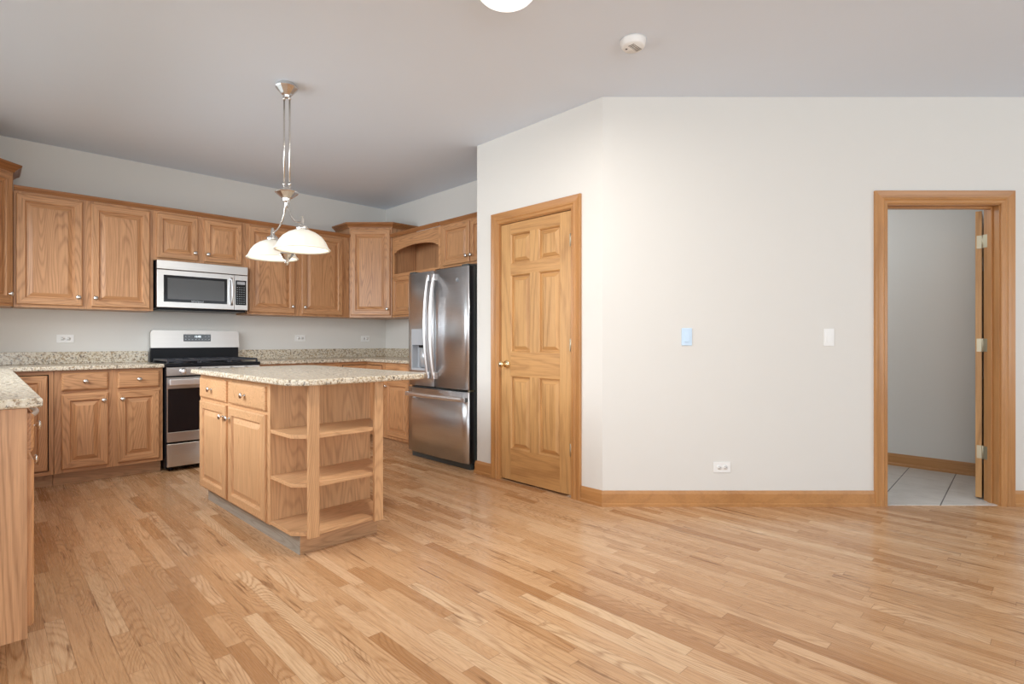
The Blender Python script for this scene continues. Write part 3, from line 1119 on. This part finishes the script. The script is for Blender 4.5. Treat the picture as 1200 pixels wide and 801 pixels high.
PFX = 0.113           # front of the counter run on the left
A36 = (XR - 2.703, YB - 5.005)
pie_cut('oak corner base cabinet with folding doors in the corner by the refrigerator', (XR, YB), 1, A36)
pie_cut('oak corner base cabinet with folding doors, half behind the counter end at left', (-0.43, YB), -1, (0.392 + 0.43, YB - 5.04))
# between the corner and the refrigerator (front faces -X)
FRL = 4.472          # left side of the refrigerator
base_cabinet('narrow oak base cabinet with drawer and door left of the refrigerator', (XR - (YB - BF), 5.000), -pi / 2, 5.000 - FRL - 0.012, YB - BF - 0.003, [(0.05, 0.475, -1)])
# counter run on the left (front faces +X): end cabinet, dishwasher, sink cabinet
EY = 2.474
PD = PFX + 0.43 - 0.003
t = base_cabinet('oak base cabinet at the near end of the left counter', (PFX, EY), pi / 2, 0.46, PD, [(0.03, 0.43, 1)])
for ch in list(t.children):
    if ch.name.startswith('toe_kick'):
        bpy.data.objects.remove(ch)
mb = MB(OAKT)
mb.box(0.09, 0.46, 0.075, PD, 0, ZB0)
mb.ob('toe_kick', t)
mb = MB(OAKP)
mb.box(-0.0065, -0.0005, 0.0, PD, ZB0, ZB1, 0.001)
mb.ob('end_panel', t)
t = thing('dishwasher', 'dishwasher with bowed steel handle under the left counter', 'dishwasher', (PFX, EY + 0.463, 0), pi / 2)
mb = MB(BLACK)
mb.box(0.002, 0.598, 0.02, PD, 0.02, 0.872)
mb.box(0.01, 0.59, 0.09, 0.12, 0.0, 0.10)
mb.ob('body', t)
mb = MB(STEEL)
mb.box(0.004, 0.596, -0.015, 0.019, 0.11, 0.868, 0.004)
mb.ob('door', t)
mb = MB(HANDLE)
pts = [(0.05 + 0.5 * i / 20, -0.025 - 0.038 * math.sin(pi * i / 20) ** 0.7, 0.800) for i in range(21)]
mb.tube(pts, 0.010, 10)
for x in (0.05, 0.55):
    mb.lathe([(0.013, 0.0), (0.013, -0.022), (0.008, -0.028)], (x, -0.014, 0.800), 'Y', 14)
mb.ob('handle', t)
t = base_cabinet('oak base cabinet beyond the dishwasher in the left counter run', (PFX, EY + 0.463 + 0.602), pi / 2, 5.037 - (EY + 0.463 + 0.602), PD, [(0.05, 0.70, 1), (0.75, 1.40, -1)])

# ------------------------------------------------------------------ countertops
ZC0, ZC1 = 0.884, 0.916
t = thing('countertop', 'speckled granite L-shaped countertop from the left edge to the range', 'countertop', (0, 0, 0))
mb = MB(GRAN)
CF = 0.038
g = 0.002
mb.prism([(-0.43 + g, EY - 0.03), (PFX + CF, EY - 0.03), (PFX + CF, BF - CF), (1.104, BF - CF), (1.104, YB - g), (-0.43 + g, YB - g)], ZC0, ZC1, rnd=0.007)
mb.ob('slab', t)
mb = MB(GRAN)
mb.box(-0.43 + g, 1.104, YB - 0.022, YB - g, ZC1, 1.017, 0.003)
mb.box(-0.43 + g, -0.41, EY, YB - 0.0225, ZC1, 1.017, 0.003)
mb.ob('backsplash', t)
t = thing('countertop', 'speckled granite L-shaped countertop from the range to the refrigerator', 'countertop', (0, 0, 0))
mb = MB(GRAN)
RF = XR - (YB - BF)
mb.prism([(1.880, BF - CF), (RF - CF, BF - CF), (RF - CF, FRL + 0.004), (XR - g, FRL + 0.004), (XR - g, YB - g), (1.880, YB - g)], ZC0, ZC1, rnd=0.007)
mb.ob('slab', t)
mb = MB(GRAN)
mb.box(1.880, XR - g, YB - 0.022, YB - g, ZC1, 1.017, 0.003)
mb.box(XR - 0.022, XR - g, FRL + 0.004, YB - 0.0225, ZC1, 1.017, 0.003)
mb.ob('backsplash', t)

# ------------------------------------------------------------------ island
IR = R(1.7)
IM = [OAKI, OAKIX]
t = thing('kitchen_island', 'oak kitchen island with drawers, doors and open end shelves', 'kitchen island', (1.18, 2.779, 0), IR)
LX0, LX1, LY0, LY1 = -0.040, 0.580, 0.275, 1.455
mb = MB([OAKG, OAKT])
mb.box(0.0, 0.004, 0.0, 1.42, 0.0, 0.099)
mb.box(0.004, 0.46, 0.0, 1.42, 0.0, 0.099, 0, 1)
mb.ob('toe_kick', t, label='grey worn toe kick along the side of the island')
mb = MB([OAKI, OAKIY])
tt = 0.016
mb.box(LX0 + 0.019, LX1, LY0 + tt, LY1, ZB0, ZB0 + tt, 0, 1)
mb.box(LX0 + 0.019, LX1, LY0 + tt, LY1, ZB1 - tt, ZB1, 0, 1)
mb.box(LX0 + 0.019, LX1, LY1 - tt, LY1, ZB0 + tt, ZB1 - tt)
mb.box(LX1 - tt, LX1, LY0 + tt, LY1 - tt, ZB0 + tt, ZB1 - tt)
mb.ob('carcass', t)
mb = MB(OAKI)
mb.box(LX0 + 0.0005, LX1 + 0.004, LY0, LY0 + tt, ZB0, ZB1, 0.001)
mb.ob('back_panel', t)
# drawer side: doors facing -x ; build in a local frame with x -> -ly
Mi = Matrix.Translation((LX0, LY1, 0)) @ Matrix.Rotation(-pi / 2, 4, 'Z')
before = set(bpy.data.objects)
wI = LY1 - LY0 - tt
fx = lambda ly: LY1 - ly
face_frame(t, wI, ZB0, ZB1, [(0, 0.04), (fx(0.925) - 0.02, fx(0.865) + 0.02), (fx(0.325) - 0.02, wI)],
           [(0.04, fx(0.945), a, b) for a, b in ((ZB0, 0.125), (0.69, 0.735), (0.852, ZB1))] + [(fx(0.845), fx(0.345), a, b) for a, b in ((ZB0, 0.125), (0.69, 0.735), (0.852, ZB1))], mats=IM)
drawer_front(t, fx(1.418), fx(0.918), 0.722, 0.858, mats=IM, kz=0.79)
drawer_front(t, fx(0.868), fx(0.312), 0.722, 0.858, mats=IM, kz=0.79)
panel_door(t, fx(1.418), fx(0.918), 0.112, 0.702, kn=(fx(0.95), 0.632), mats=IM)
panel_door(t, fx(0.868), fx(0.312), 0.112, 0.702, kn=(fx(0.836), 0.632), mats=IM)
for o in set(bpy.data.objects) - before:
    if o.type == 'MESH':
        o.data.transform(Mi)
SH = [(LX0 + 0.004, LY0), (LX0 + 0.004, 0.02), (0.040, -0.062), (0.446, -0.062), (0.500, 0.03), (LX1, LY0)]
for z in (0.122, 0.372, 0.624):
    mb = MB([OAKIX])
    mb.prism(list(reversed(SH)), z - 0.020, z, rnd=0.0015)
    mb.ob('shelf', t)
for a, b in ((0.010, 0.068), (0.394, 0.448)):
    mb = MB(OAKI)
    mb.box(a, b, -0.084, -0.0625, ZB0 - 0.002, ZB1, 0.002)
    mb.ob('post', t)
# worktop
t = thing('island_countertop', 'speckled granite island top with clipped corners', 'countertop', (1.18, 2.779, 0), IR)
mb = MB(GRAN)
ch = 0.085
X0, X1, Y0, Y1 = -0.10, 0.775, -0.14, 1.50
mb.prism([(X0 + ch, Y0), (X1 - ch, Y0), (X1, Y0 + ch), (X1, Y1 - ch), (X1 - ch, Y1), (X0 + 0.04, Y1), (X0, Y1 - 0.04), (X0, Y0 + ch)], ZC0, ZC1, rnd=0.008)
mb.ob('slab', t)

# ------------------------------------------------------------------ range
RX0, RX1 = 1.112, 1.872
RW = RX1 - RX0
t = thing('gas_range', 'stainless gas range with black oven door between the base cabinets', 'range', (RX0, 5.285, 0), 0)
RD = YB - 5.285 - 0.012
mb = MB(BLACK)
mb.box(0.0, RW, 0.03, RD, 0.03, 0.885, 0.003)
for x in (0.05, RW - 0.05):
    for y in (0.09, RD - 0.06):
        mb.lathe([(0.018, 0.0), (0.018, 0.031)], (x, y, 0), 'Z', 10)
mb.ob('body', t)
mb = MB(BLACK)
mb.box(-0.004, RW + 0.002, -0.002, RD - 0.08, 0.886, 0.916, 0.006)
ck = mb.ob('cooktop', t)
for i, (x, y, rr) in enumerate(((0.16, 0.16, 0.05), (0.16, 0.42, 0.04), (0.38, 0.29, 0.06), (0.60, 0.16, 0.045), (0.60, 0.42, 0.04))):
    mb = MB(IRON)
    mb.lathe([(rr + 0.015, 0.0), (rr + 0.012, 0.006), (rr, 0.007), (rr, 0.014), (rr - 0.005, 0.018), (0.0, 0.019)], (x, y, 0.916), 'Z', 20)
    mb.ob('burner', ck)
for x0, x1 in ((0.012, 0.255), (0.259, 0.499), (0.503, 0.746)):
    mb = MB(IRON)
    y0, y1 = 0.03, 0.55
    z = 0.942
    for x in (x0 + 0.006, x1 - 0.006):
        mb.box(x - 0.006, x + 0.006, y0, y1, z - 0.010, z + 0.008, 0.003)
    for y in (y0 + 0.006, (y0 + y1) / 2, y1 - 0.006):
        mb.box(x0 + 0.012, x1 - 0.012, y - 0.006, y + 0.006, z - 0.010, z + 0.008, 0.003)
    xm = (x0 + x1) / 2
    mb.box(xm - 0.005, xm + 0.005, y0 + 0.012, y1 - 0.012, z - 0.006, z + 0.009, 0.002)
    for x in (x0 + 0.006, x1 - 0.006):
        for y in (y0 + 0.006, y1 - 0.006):
            mb.box(x - 0.007, x + 0.007, y - 0.007, y + 0.007, 0.9155, z - 0.008)
    mb.ob('grate', ck)
mb = MB(STEEL)
mb.box(0.004, RW - 0.004, 0.0, 0.030, 0.812, 0.885, 0.004)
cp = mb.ob('control_panel', t)
for i in range(5):
    x = 0.125 + (RW - 0.25) * i / 4
    mb = MB(HANDLE)
    mb.lathe([(0.029, 0.001), (0.028, -0.004), (0.024, -0.010), (0.0225, -0.028), (0.020, -0.031), (0.0, -0.031)], (x, 0.0, 0.850), 'Y', 20)
    mb.box(x - 0.003, x + 0.003, -0.037, -0.030, 0.834, 0.866, 0.001)
    mb.ob('control_knob', cp)
mb = MB(STEEL)
mb.box(0.006, RW - 0.006, 0.004, 0.030, 0.703, 0.800, 0.003)
mb.box(0.006, RW - 0.006, 0.004, 0.030, 0.252, 0.335, 0.003)
mb.box(0.006, 0.013, 0.0045, 0.030, 0.3352, 0.7028)
mb.box(RW - 0.013, RW - 0.006, 0.0045, 0.030, 0.3352, 0.7028)
od = mb.ob('oven_door', t)
mb = MB(BLACKG)
mb.box(0.0132, RW - 0.0132, 0.003, 0.030, 0.3352, 0.7028, 0.001)
mb.ob('window', od, label='black glass oven window')
mb = MB(HANDLE)
mb.box(0.014, RW - 0.014, -0.052, -0.034, 0.732, 0.788, 0.008)
for x in (0.045, RW - 0.045):
    mb.box(x - 0.02, x + 0.02, -0.036, 0.006, 0.744, 0.776, 0.003)
mb.ob('handle', od)
mb = MB(STEEL)
mb.box(0.006, RW - 0.006, 0.002, 0.030, 0.042, 0.238, 0.006)
mb.ob('drawer', t)
# backguard
mb = MB([STEEL, BLACK])
yb0, yb1 = RD - 0.07, RD
mb.box(0.004, RW - 0.004, yb0 + 0.01, yb1, 0.886, 1.045, 0.004, 1)
rc = 0.03
prof = [(0.0, 1.045), (RW, 1.045)]
prof += [(RW - rc + rc * cos(a), 1.208 - rc + rc * sin(a)) for a in [i * pi / 12 for i in range(7)]]
prof += [(rc - rc * sin(a), 1.208 - rc + rc * cos(a)) for a in [i * pi / 12 for i in range(7)]]
fr = [mb.v((x, yb0 + 0.012 * (z - 1.045) / 0.16, z)) for x, z in prof]
bk = [mb.v((x, yb1, z)) for x, z in prof]
mb.face(fr); mb.face(list(reversed(bk)))
for i in range(len(prof)):
    j = (i + 1) % len(prof)
    mb.face([fr[i], bk[i], bk[j], fr[j]])
bg = mb.ob('backguard', t)
mb = MB([BLACKG, DISP, PRINT])
mb.box(0.265, 0.500, yb0 + 0.0005, yb0 + 0.01, 1.105, 1.172, 0.002)
add_text(mb, '12:05', 0.026, (0.385, yb0 + 0.0000, 1.150), 1)
for i in range(8):
    x = 0.283 + i * 0.0285
    if i in (0, 1, 6, 7):
        mb.box(x - 0.006, x + 0.006, yb0 - 0.0002, yb0 + 0.001, 1.148, 1.154, 0, 2)
    mb.box(x - 0.006, x + 0.006, yb0 - 0.0002, yb0 + 0.001, 1.121, 1.126, 0, 2)
mb.ob('control_display', bg)

# ------------------------------------------------------------------ microwave
MW = 0.752
t = thing('microwave', 'stainless over-the-range microwave above the gas range', 'microwave', (1.097, 5.545, 1.386), 0)
t.location.z = 0
MD = YB - 5.545 - 0.004
mb = MB(BLACK)
mb.box(0.0, MW + 0.004, 0.024, MD, 1.398, 1.822, 0.003)
mb.box(0.02, MW - 0.02, 0.012, MD - 0.05, 1.384, 1.398, 0.003)
mb.ob('body', t)
mb = MB(STEEL)
mb.box(0.0, MW, 0.0, 0.024, 1.742, 1.820, 0.003)
mb.ob('vent_band', t)
mb = MB(STEEL)
mb.box(0.0, 0.632, 0.0, 0.024, 1.404, 1.738, 0.004)
md = mb.ob('door', t)
mb = MB([BLACKG, PRINT])
mb.box(0.050, 0.566, -0.003, 0.002, 1.455, 1.692, 0.0015)
add_text(mb, 'Whirlpool', 0.024, (0.315, -0.0034, 1.4665), 1)
mb.ob('window_surround', md)
mb = MB(MESHG)
mb.box(0.080, 0.542, -0.0036, -0.002, 1.480, 1.668, 0.0005)
mb.ob('window', md, label='grey mesh window')
mb = MB(HANDLE)
pts = [(0.600, -0.012 - 0.030 * math.sin(pi * i / 14) ** 0.8, 1.452 + 0.250 * i / 14) for i in range(15)]
mb.tube(pts, 0.013, 10, flat=(1.1, 0.7))
for z in (1.457, 1.697):
    mb.box(0.588, 0.612, -0.016, 0.001, z - 0.012, z + 0.012, 0.003)
mb.ob('handle', md)
mb = MB(STEEL)
mb.box(0.634, MW, 0.0, 0.024, 1.404, 1.738, 0.004)
kp = mb.ob('keypad_panel', t)
mb = MB([BLACKG, PRINT, GREYP])
mb.box(0.640, 0.736, -0.003, 0.002, 1.452, 1.688, 0.0015)
for rI in range(8):
    for cI in range(4):
        x = 0.656 + cI * 0.020
        z = 1.470 + rI * 0.0215
        mb.box(x - 0.004, x + 0.004, -0.0036, -0.002, z - 0.0025, z + 0.0025, 0, 1)
mb.box(0.652, 0.724, -0.0036, -0.002, 1.648, 1.676, 0, 2)
mb.ob('keypad', kp)

# ------------------------------------------------------------------ refrigerator (front faces -X)
FW, FH = 0.915, 1.752
FXF = 2.952
t = thing('refrigerator', 'stainless french door refrigerator with ice dispenser beside the pantry wall', 'refrigerator', (FXF, FRL - 0.004, 0), -pi / 2)
mb = MB(DGREY)
mb.box(0.004, FW - 0.004, 0.088, XR - FXF - 0.012, 0.03, 1.745, 0.004)
mb.box(0.02, FW - 0.02, 0.05, 0.088, 0.0, 0.055)
for x in (0.06, FW - 0.06):
    mb.box(x - 0.045, x + 0.045, 0.02, 0.13, 1.745, 1.772, 0.006)
mb.ob('case', t, label='dark grey case')


def fdoor(x0, x1, z0, z1, name, hole=None):
    """slightly bowed door front; optional rectangular hole through the front sheet"""
    mb = MB(STEELV)
    n = 10
    xs_ = [x0 + (x1 - x0) * i / n for i in range(n + 1)]
    zs_ = [z0, z1]
    if hole:
        xs_ = sorted(set(xs_ + [hole[0], hole[1]]))
        zs_ = [z0, hole[2], hole[3], z1]
    xc, hw = (x0 + x1) / 2, (x1 - x0) / 2

    def yf(x):
        u = abs((x - xc) / hw)
        return 0.010 * u * u + (0.010 * max(0, (u - 0.95) / 0.05) ** 2)
    gr = {}
    for i, x in enumerate(xs_):
        for j, z in enumerate(zs_):
            gr[i, j] = mb.v((x, yf(x), z))
    for i in range(len(xs_) - 1):
        for j in range(len(zs_) - 1):
            if hole and xs_[i] >= hole[0] - 1e-6 and xs_[i + 1] <= hole[1] + 1e-6 and j == 1:
                continue
            mb.face([gr[i, j], gr[i + 1, j], gr[i + 1, j + 1], gr[i, j + 1]], 0, True)
    yb_ = 0.080
    J = len(zs_) - 1
    I = len(xs_) - 1
    b = {(i, j): mb.v((xs_[i], yb_, zs_[j])) for i in (0, I) for j in range(J + 1)}
    bt = [mb.v((x, yb_, z1)) for x in xs_]
    bb = [mb.v((x, yb_, z0)) for x in xs_]
    for i in range(I):
        mb.face([gr[i, J], gr[i + 1, J], bt[i + 1], bt[i]])
        mb.face([gr[i + 1, 0], gr[i, 0], bb[i], bb[i + 1]])
        mb.face([bb[i], bt[i], bt[i + 1], bb[i + 1]])
    for j in range(J):
        mb.face([gr[0, j + 1], gr[0, j], b[0, j], b[0, j + 1]])
        mb.face([gr[I, j], gr[I, j + 1], b[I, j + 1], b[I, j]])
    o = mb.ob(name, t)
    return o, yf


SPL = FW * 0.455
HO = (0.072, 0.300, 0.832, 1.222)
dl, yfl = fdoor(0.0, SPL - 0.003, 0.690, FH, 'door', HO)
dr, yfr = fdoor(SPL + 0.003, FW, 0.690, FH, 'door')
fz, yfz = fdoor(0.0, FW, 0.058, 0.668, 'freezer_drawer')
# dispenser
mb = MB(GREYP)
x0, x1, z0, z1 = HO
ys = yfl(x0)
mb.box(x0, x1, ys - 0.003, 0.05, 1.070, z1, 0.002)
mb.box(x0, x0 + 0.014, ys - 0.003, 0.07, z0, 1.07, 0.002)
mb.box(x1 - 0.014, x1, ys - 0.003, 0.07, z0, 1.07, 0.002)
mb.box(x0 + 0.014, x1 - 0.014, ys - 0.006, 0.07, z0, z0 + 0.022, 0.002)
mb.box(x0 + 0.014, x1 - 0.014, 0.066, 0.072, z0 + 0.022, 1.07)
dp = mb.ob('dispenser', t, label='grey ice and water dispenser')
mb = MB(SILV)
xm = (x0 + x1) / 2 + 0.02
mb.prism([(xm - 0.055, 0.060), (xm - 0.04, 0.030), (xm, 0.022), (xm + 0.04, 0.030), (xm + 0.055, 0.060)], z0 + 0.03, 1.045, smooth=True)
mb.ob('paddle', dp)
mb = MB(BLACK)
mb.box(xm - 0.03, xm + 0.03, 0.012, 0.05, 1.046, 1.072, 0.003)
mb.ob('spout', dp)


def bow_handle(parent, x, z0, z1, yf, out=0.044):
    mb = MB(HANDLE)
    n = 22
    pts = []
    for i in range(n + 1):
        u = i / n
        pts.append((x, yf - 0.020 - out * (1 - (2 * u - 1) ** 2) ** 0.9, z0 + (z1 - z0) * u))
    mb.tube(pts, 0.0165, 12, flat=(1.3, 0.8))
    for z in (z0 + 0.028, z1 - 0.028):
        mb.box(x - 0.021, x + 0.021, yf - 0.040, yf + 0.004, z - 0.030, z + 0.030, 0.005)
    mb.ob('handle', parent)


bow_handle(dl, SPL - 0.040, 0.765, 1.715, 0.006)
bow_handle(dr, SPL + 0.046, 0.765, 1.715, 0.006)
mb = MB(HANDLE)
pts = []
for i in range(25):
    u = i / 24
    pts.append((0.02 + (FW - 0.04) * u, -0.014 - 0.022 * (1 - (2 * u - 1) ** 2) ** 0.8, 0.605))
mb.tube(pts, 0.0155, 12, flat=(0.75, 1.3))
for x in (0.035, FW - 0.035):
    mb.box(x - 0.028, x + 0.028, -0.030, 0.012, 0.586, 0.624, 0.004)
mb.ob('handle', fz)
# round emblem on the right door
mb = MB(PRINT)
ex_, ez_ = 0.775, 1.640
ye = yfr(ex_) - 0.0012
ring = []
for k in range(25):
    a = 2 * pi * k / 24
    ring.append((ex_ + 0.016 * cos(a), ye, ez_ + 0.016 * sin(a)))
mb.tube(ring, 0.0014, 6)
add_text(mb, 'GE', 0.018, (ex_, ye - 0.0004, ez_), 0)
mb.ob('emblem', dr)
mb = MB(HINGE)
mb.box(FW - 0.03, FW - 0.002, 0.03, 0.075, 0.670, 0.688)
mb.ob('hinge', t)

# ------------------------------------------------------------------ pendant lamp
PX, PY = 1.393, 3.473
t = thing('pendant_lamp', 'hanging nickel lamp with two frosted glass shades over the island', 'lamp', (PX, PY, CEIL))
z = lambda h: h - CEIL


def octo(mb, prof):
    mb.lathe(prof, (0, 0, 0), 'Z', 10, smooth=False)


mb = MB(CHROME)
octo(mb, [(0.052, 0.0), (0.070, z(2.722)), (0.066, z(2.716)), (0.034, z(2.680)), (0.022, z(2.672)), (0.018, z(2.660)), (0.0, z(2.658))])
mb.ob('canopy', t)
for dx, dy in ((-0.012, 0.012), (0.013, -0.013)):
    mb = MB(CHROME)
    mb.tube([(dx, dy, z(2.675)), (dx, dy, z(2.08))], 0.0052, 10)
    for zz in (2.655, 2.11):
        mb.lathe([(0.008, -0.010), (0.010, 0.0), (0.008, 0.010)], (dx, dy, z(zz)), 'Z', 12)
    mb.ob('rod', t)
mb = MB(CHROME)
octo(mb, [(0.012, z(2.092)), (0.024, z(2.085)), (0.030, z(2.075)), (0.068, z(2.062)), (0.074, z(2.056)), (0.070, z(2.050)), (0.036, z(2.022)), (0.026, z(2.016)), (0.022, z(2.000)), (0.014, z(1.990)), (0.012, z(1.965)), (0.0, z(1.955))])
mb.ob('hub', t)
DY = 0.235
for sgn in (-1, 1):
    mb = MB(CHROME)
    pts = []
    P0, P1, P2, P3 = Vector((0.0, sgn * 0.016, z(2.01))), Vector((0, sgn * 0.03, z(1.88))), Vector((0, sgn * 0.13, z(1.835))), Vector((0, sgn * DY, z(1.832)))
    for i in range(17):
        u = i / 16
        pts.append(P0 * (1 - u) ** 3 + P1 * 3 * u * (1 - u) ** 2 + P2 * 3 * u * u * (1 - u) + P3 * u ** 3)
    mb.tube(pts, 0.0055, 10)
    # lower scroll from the holder back to the bottom hub
    P0, P1, P2, P3 = Vector((0, sgn * (DY - 0.02), z(1.80))), Vector((0, sgn * 0.16, z(1.83))), Vector((0, sgn * 0.13, z(1.70))), Vector((0, sgn * 0.02, z(1.655)))
    pts = []
    for i in range(15):
        u = i / 14
        pts.append(P0 * (1 - u) ** 3 + P1 * 3 * u * (1 - u) ** 2 + P2 * 3 * u * u * (1 - u) + P3 * u ** 3)
    mb.tube(pts, 0.0050, 8)
    mb.ob('arm', t)
    mb = MB(CHROME)
    mb.lathe([(0.0, z(1.866)), (0.008, z(1.862)), (0.010, z(1.848)), (0.013, z(1.842)), (0.013, z(1.818)), (0.018, z(1.812)), (0.036, z(1.802)), (0.038, z(1.784)), (0.034, z(1.780)), (0.0, z(1.778))], (0, sgn * DY, 0), 'Z', 20)
    mb.ob('shade_holder', t)
    # fluted glass bell, open below
    mb = MB(GLASSW)
    prof = [(0.030, 1.782), (0.050, 1.778), (0.082, 1.764), (0.112, 1.742), (0.134, 1.712), (0.146, 1.686), (0.152, 1.674), (0.163, 1.664), (0.160, 1.658), (0.148, 1.666), (0.141, 1.682), (0.129, 1.708), (0.108, 1.736), (0.080, 1.757), (0.050, 1.770), (0.030, 1.774)]
    seg = 64
    rings = []
    for rr, zz in prof:
        ring = []
        for k in range(seg):
            a = 2 * pi * k / seg
            rr2 = rr * (1 + 0.014 * cos(20 * a) * max(0.0, 1 - abs(zz - 1.715) / 0.055))
            ring.append(mb.v((rr2 * cos(a), sgn * DY + rr2 * sin(a), z(zz))))
        rings.append(ring)
    for a, b in zip(rings, rings[1:] + rings[:1]):
        for k in range(seg):
            mb.face([a[k], a[(k + 1) % seg], b[(k + 1) % seg], b[k]], 0, True)
    mb.ob('lamp_shade', t)
    mb = MB(BULB)
    mb.lathe([(0.013, 1.774 - CEIL), (0.014, 1.755 - CEIL), (0.026, 1.735 - CEIL), (0.030, 1.712 - CEIL), (0.022, 1.692 - CEIL), (0.0, 1.686 - CEIL)], (0, sgn * DY, 0), 'Z', 16)
    mb.ob('bulb', t)
    l = bpy.data.lights.new('pendant_light', 'POINT')
    l.energy, l.color, l.shadow_soft_size = 1.3, (1.0, 0.90, 0.76), 0.03
    lo = bpy.data.objects.new('pendant_light', l)
    lo.location = (PX, PY + sgn * DY, 1.672)
    C.objects.link(lo)
mb = MB(CHROME)
octo(mb, [(0.010, z(1.672)), (0.040, z(1.668)), (0.044, z(1.662)), (0.024, z(1.636)), (0.016, z(1.626)), (0.012, z(1.612)), (0.014, z(1.604)), (0.006, z(1.592)), (0.0, z(1.590))])
mb.ob('finial', t)


# ------------------------------------------------------------------ ceiling fixtures
def flush_light(x, y, label, r_=0.165, power=50):
    t = thing('ceiling_light', label, 'ceiling light', (x, y, CEIL))
    mb = MB(WHITE)
    mb.lathe([(r_ + 0.004, 0.0), (r_ + 0.006, -0.012), (r_ + 0.002, -0.022), (r_ - 0.01, -0.024)], (0, 0, 0), 'Z', 40)
    mb.ob('base_ring', t)
    mb = MB(DOMEW)
    pr = []
    for i in range(9):
        a = pi / 2 * i / 8
        pr.append((r_ * cos(a) if i < 8 else 0.0, -0.022 - 0.075 * sin(a)))
    mb.lathe(pr, (0, 0, 0), 'Z', 40)
    mb.ob('glass_dome', t)
    l = bpy.data.lights.new('ceiling_lamp_light', 'AREA')
    l.shape, l.size = 'DISK', 2 * r_
    l.energy, l.color = power, (1.0, 0.96, 0.9)
    lo = bpy.data.objects.new('ceiling_lamp_light', l)
    lo.location = (x, y, CEIL - 0.105)
    C.objects.link(lo)


flush_light(1.718, 1.79, 'round lit flush ceiling light at the top edge of the photo', r_=0.140, power=30)
hl = bpy.data.lights.new('hall_fill', 'POINT')  # unseen lamp added to light up the hall
hl.energy, hl.shadow_soft_size, hl.color = 14, 0.15, (0.92, 0.96, 1.0)
ho = bpy.data.objects.new('hall_fill', hl)
ho.location = (4.7, 1.6, 2.3)
C.objects.link(ho)

t = thing('smoke_detector', 'round white smoke detector on the ceiling', 'smoke detector', (2.545, 1.652, CEIL))
mb = MB(WHITE)
mb.lathe([(0.070, 0.0), (0.070, -0.010), (0.066, -0.014), (0.064, -0.030), (0.056, -0.040), (0.0, -0.042)], (0, 0, 0), 'Z', 36)
mb.ob('body', t)
mb = MB(SLOT)
for i in range(7):
    a = 2 * pi * i / 14
    mb.box(0.012 * i - 0.036 - 0.002, 0.012 * i - 0.036 + 0.002, -0.030, 0.005, -0.0425, -0.0418)
mb.lathe([(0.006, -0.0416), (0.006, -0.0428), (0.0, -0.0430)], (-0.02, 0.03, 0), 'Z', 10)
mb.ob('vent_slots', t)


# ------------------------------------------------------------------ outlets and switches
def outlet(label, loc, rot, group=None):
    """horizontal duplex receptacle; local x along the wall, front facing -y"""
    t = thing('wall_outlet', label, 'outlet', loc, rot, group)
    mb = MB(WHITE)
    mb.box(-0.058, 0.058, -0.006, -0.0004, -0.035, 0.035, 0.002)
    pl_ = mb.ob('cover_plate', t)
    for sx in (-1, 1):
        mb = MB([WHITE, SLOT])
        mb.lathe([(0.0165, -0.0005), (0.0165, -0.008), (0.0, -0.0082)], (sx * 0.0195, 0, 0), 'Y', 18)
        for dz in (-0.006, 0.006):
            mb.box(sx * 0.0195 - 0.006, sx * 0.0195 + 0.003, -0.0086, -0.008, dz - 0.0012, dz + 0.0012, 0, 1)
        mb.lathe([(0.0025, -0.008), (0.0025, -0.0086), (0.0, -0.0087)], (sx * 0.0195 + 0.008, 0, 0), 'Y', 8, mi=1)
        mb.ob('receptacle', t)
    return t


outlet('white outlet on the kitchen wall left of the range', (0.513, YB, 1.128), 0)
outlet('white outlet on the kitchen wall just right of the range, below the hanging lamp', (2.533, YB, 1.140), 0)
outlet('white outlet nearest the kitchen corner, below the corner cabinet', (3.333, YB, 1.136), 0)
q = w3(0.802, 0)
outlet('white outlet low on the long blank wall', (q[0], q[1], 0.262), ANG)


def switch(label, s, z_, mat):
    q = w3(s, 0)
    t = thing('light_switch', label, 'light switch', (q[0], q[1], z_), ANG)
    mb = MB(mat)
    mb.box(-0.035, 0.035, -0.006, -0.0004, -0.058, 0.058, 0.002)
    mb.ob('cover_plate', t)
    mb = MB(mat)
    vs = [mb.v(p) for p in ((-0.0165, -0.006, -0.033), (0.0165, -0.006, -0.033), (0.0165, -0.006, 0.033), (-0.0165, -0.006, 0.033), (-0.0165, -0.0115, -0.033), (0.0165, -0.0115, -0.033), (0.0165, -0.0075, 0.033), (-0.0165, -0.0075, 0.033))]
    for f in ((0, 1, 2, 3), (7, 6, 5, 4), (0, 4, 5, 1), (1, 5, 6, 2), (2, 6, 7, 3), (3, 7, 4, 0)):
        mb.face([vs[i] for i in f])
    mb.ob('rocker', t)


switch('pale blue rocker switch nearer the pantry door', 0.566, 1.137, BLUEW)
switch('white rocker switch nearer the open doorway', 1.520, 1.134, WHITE)
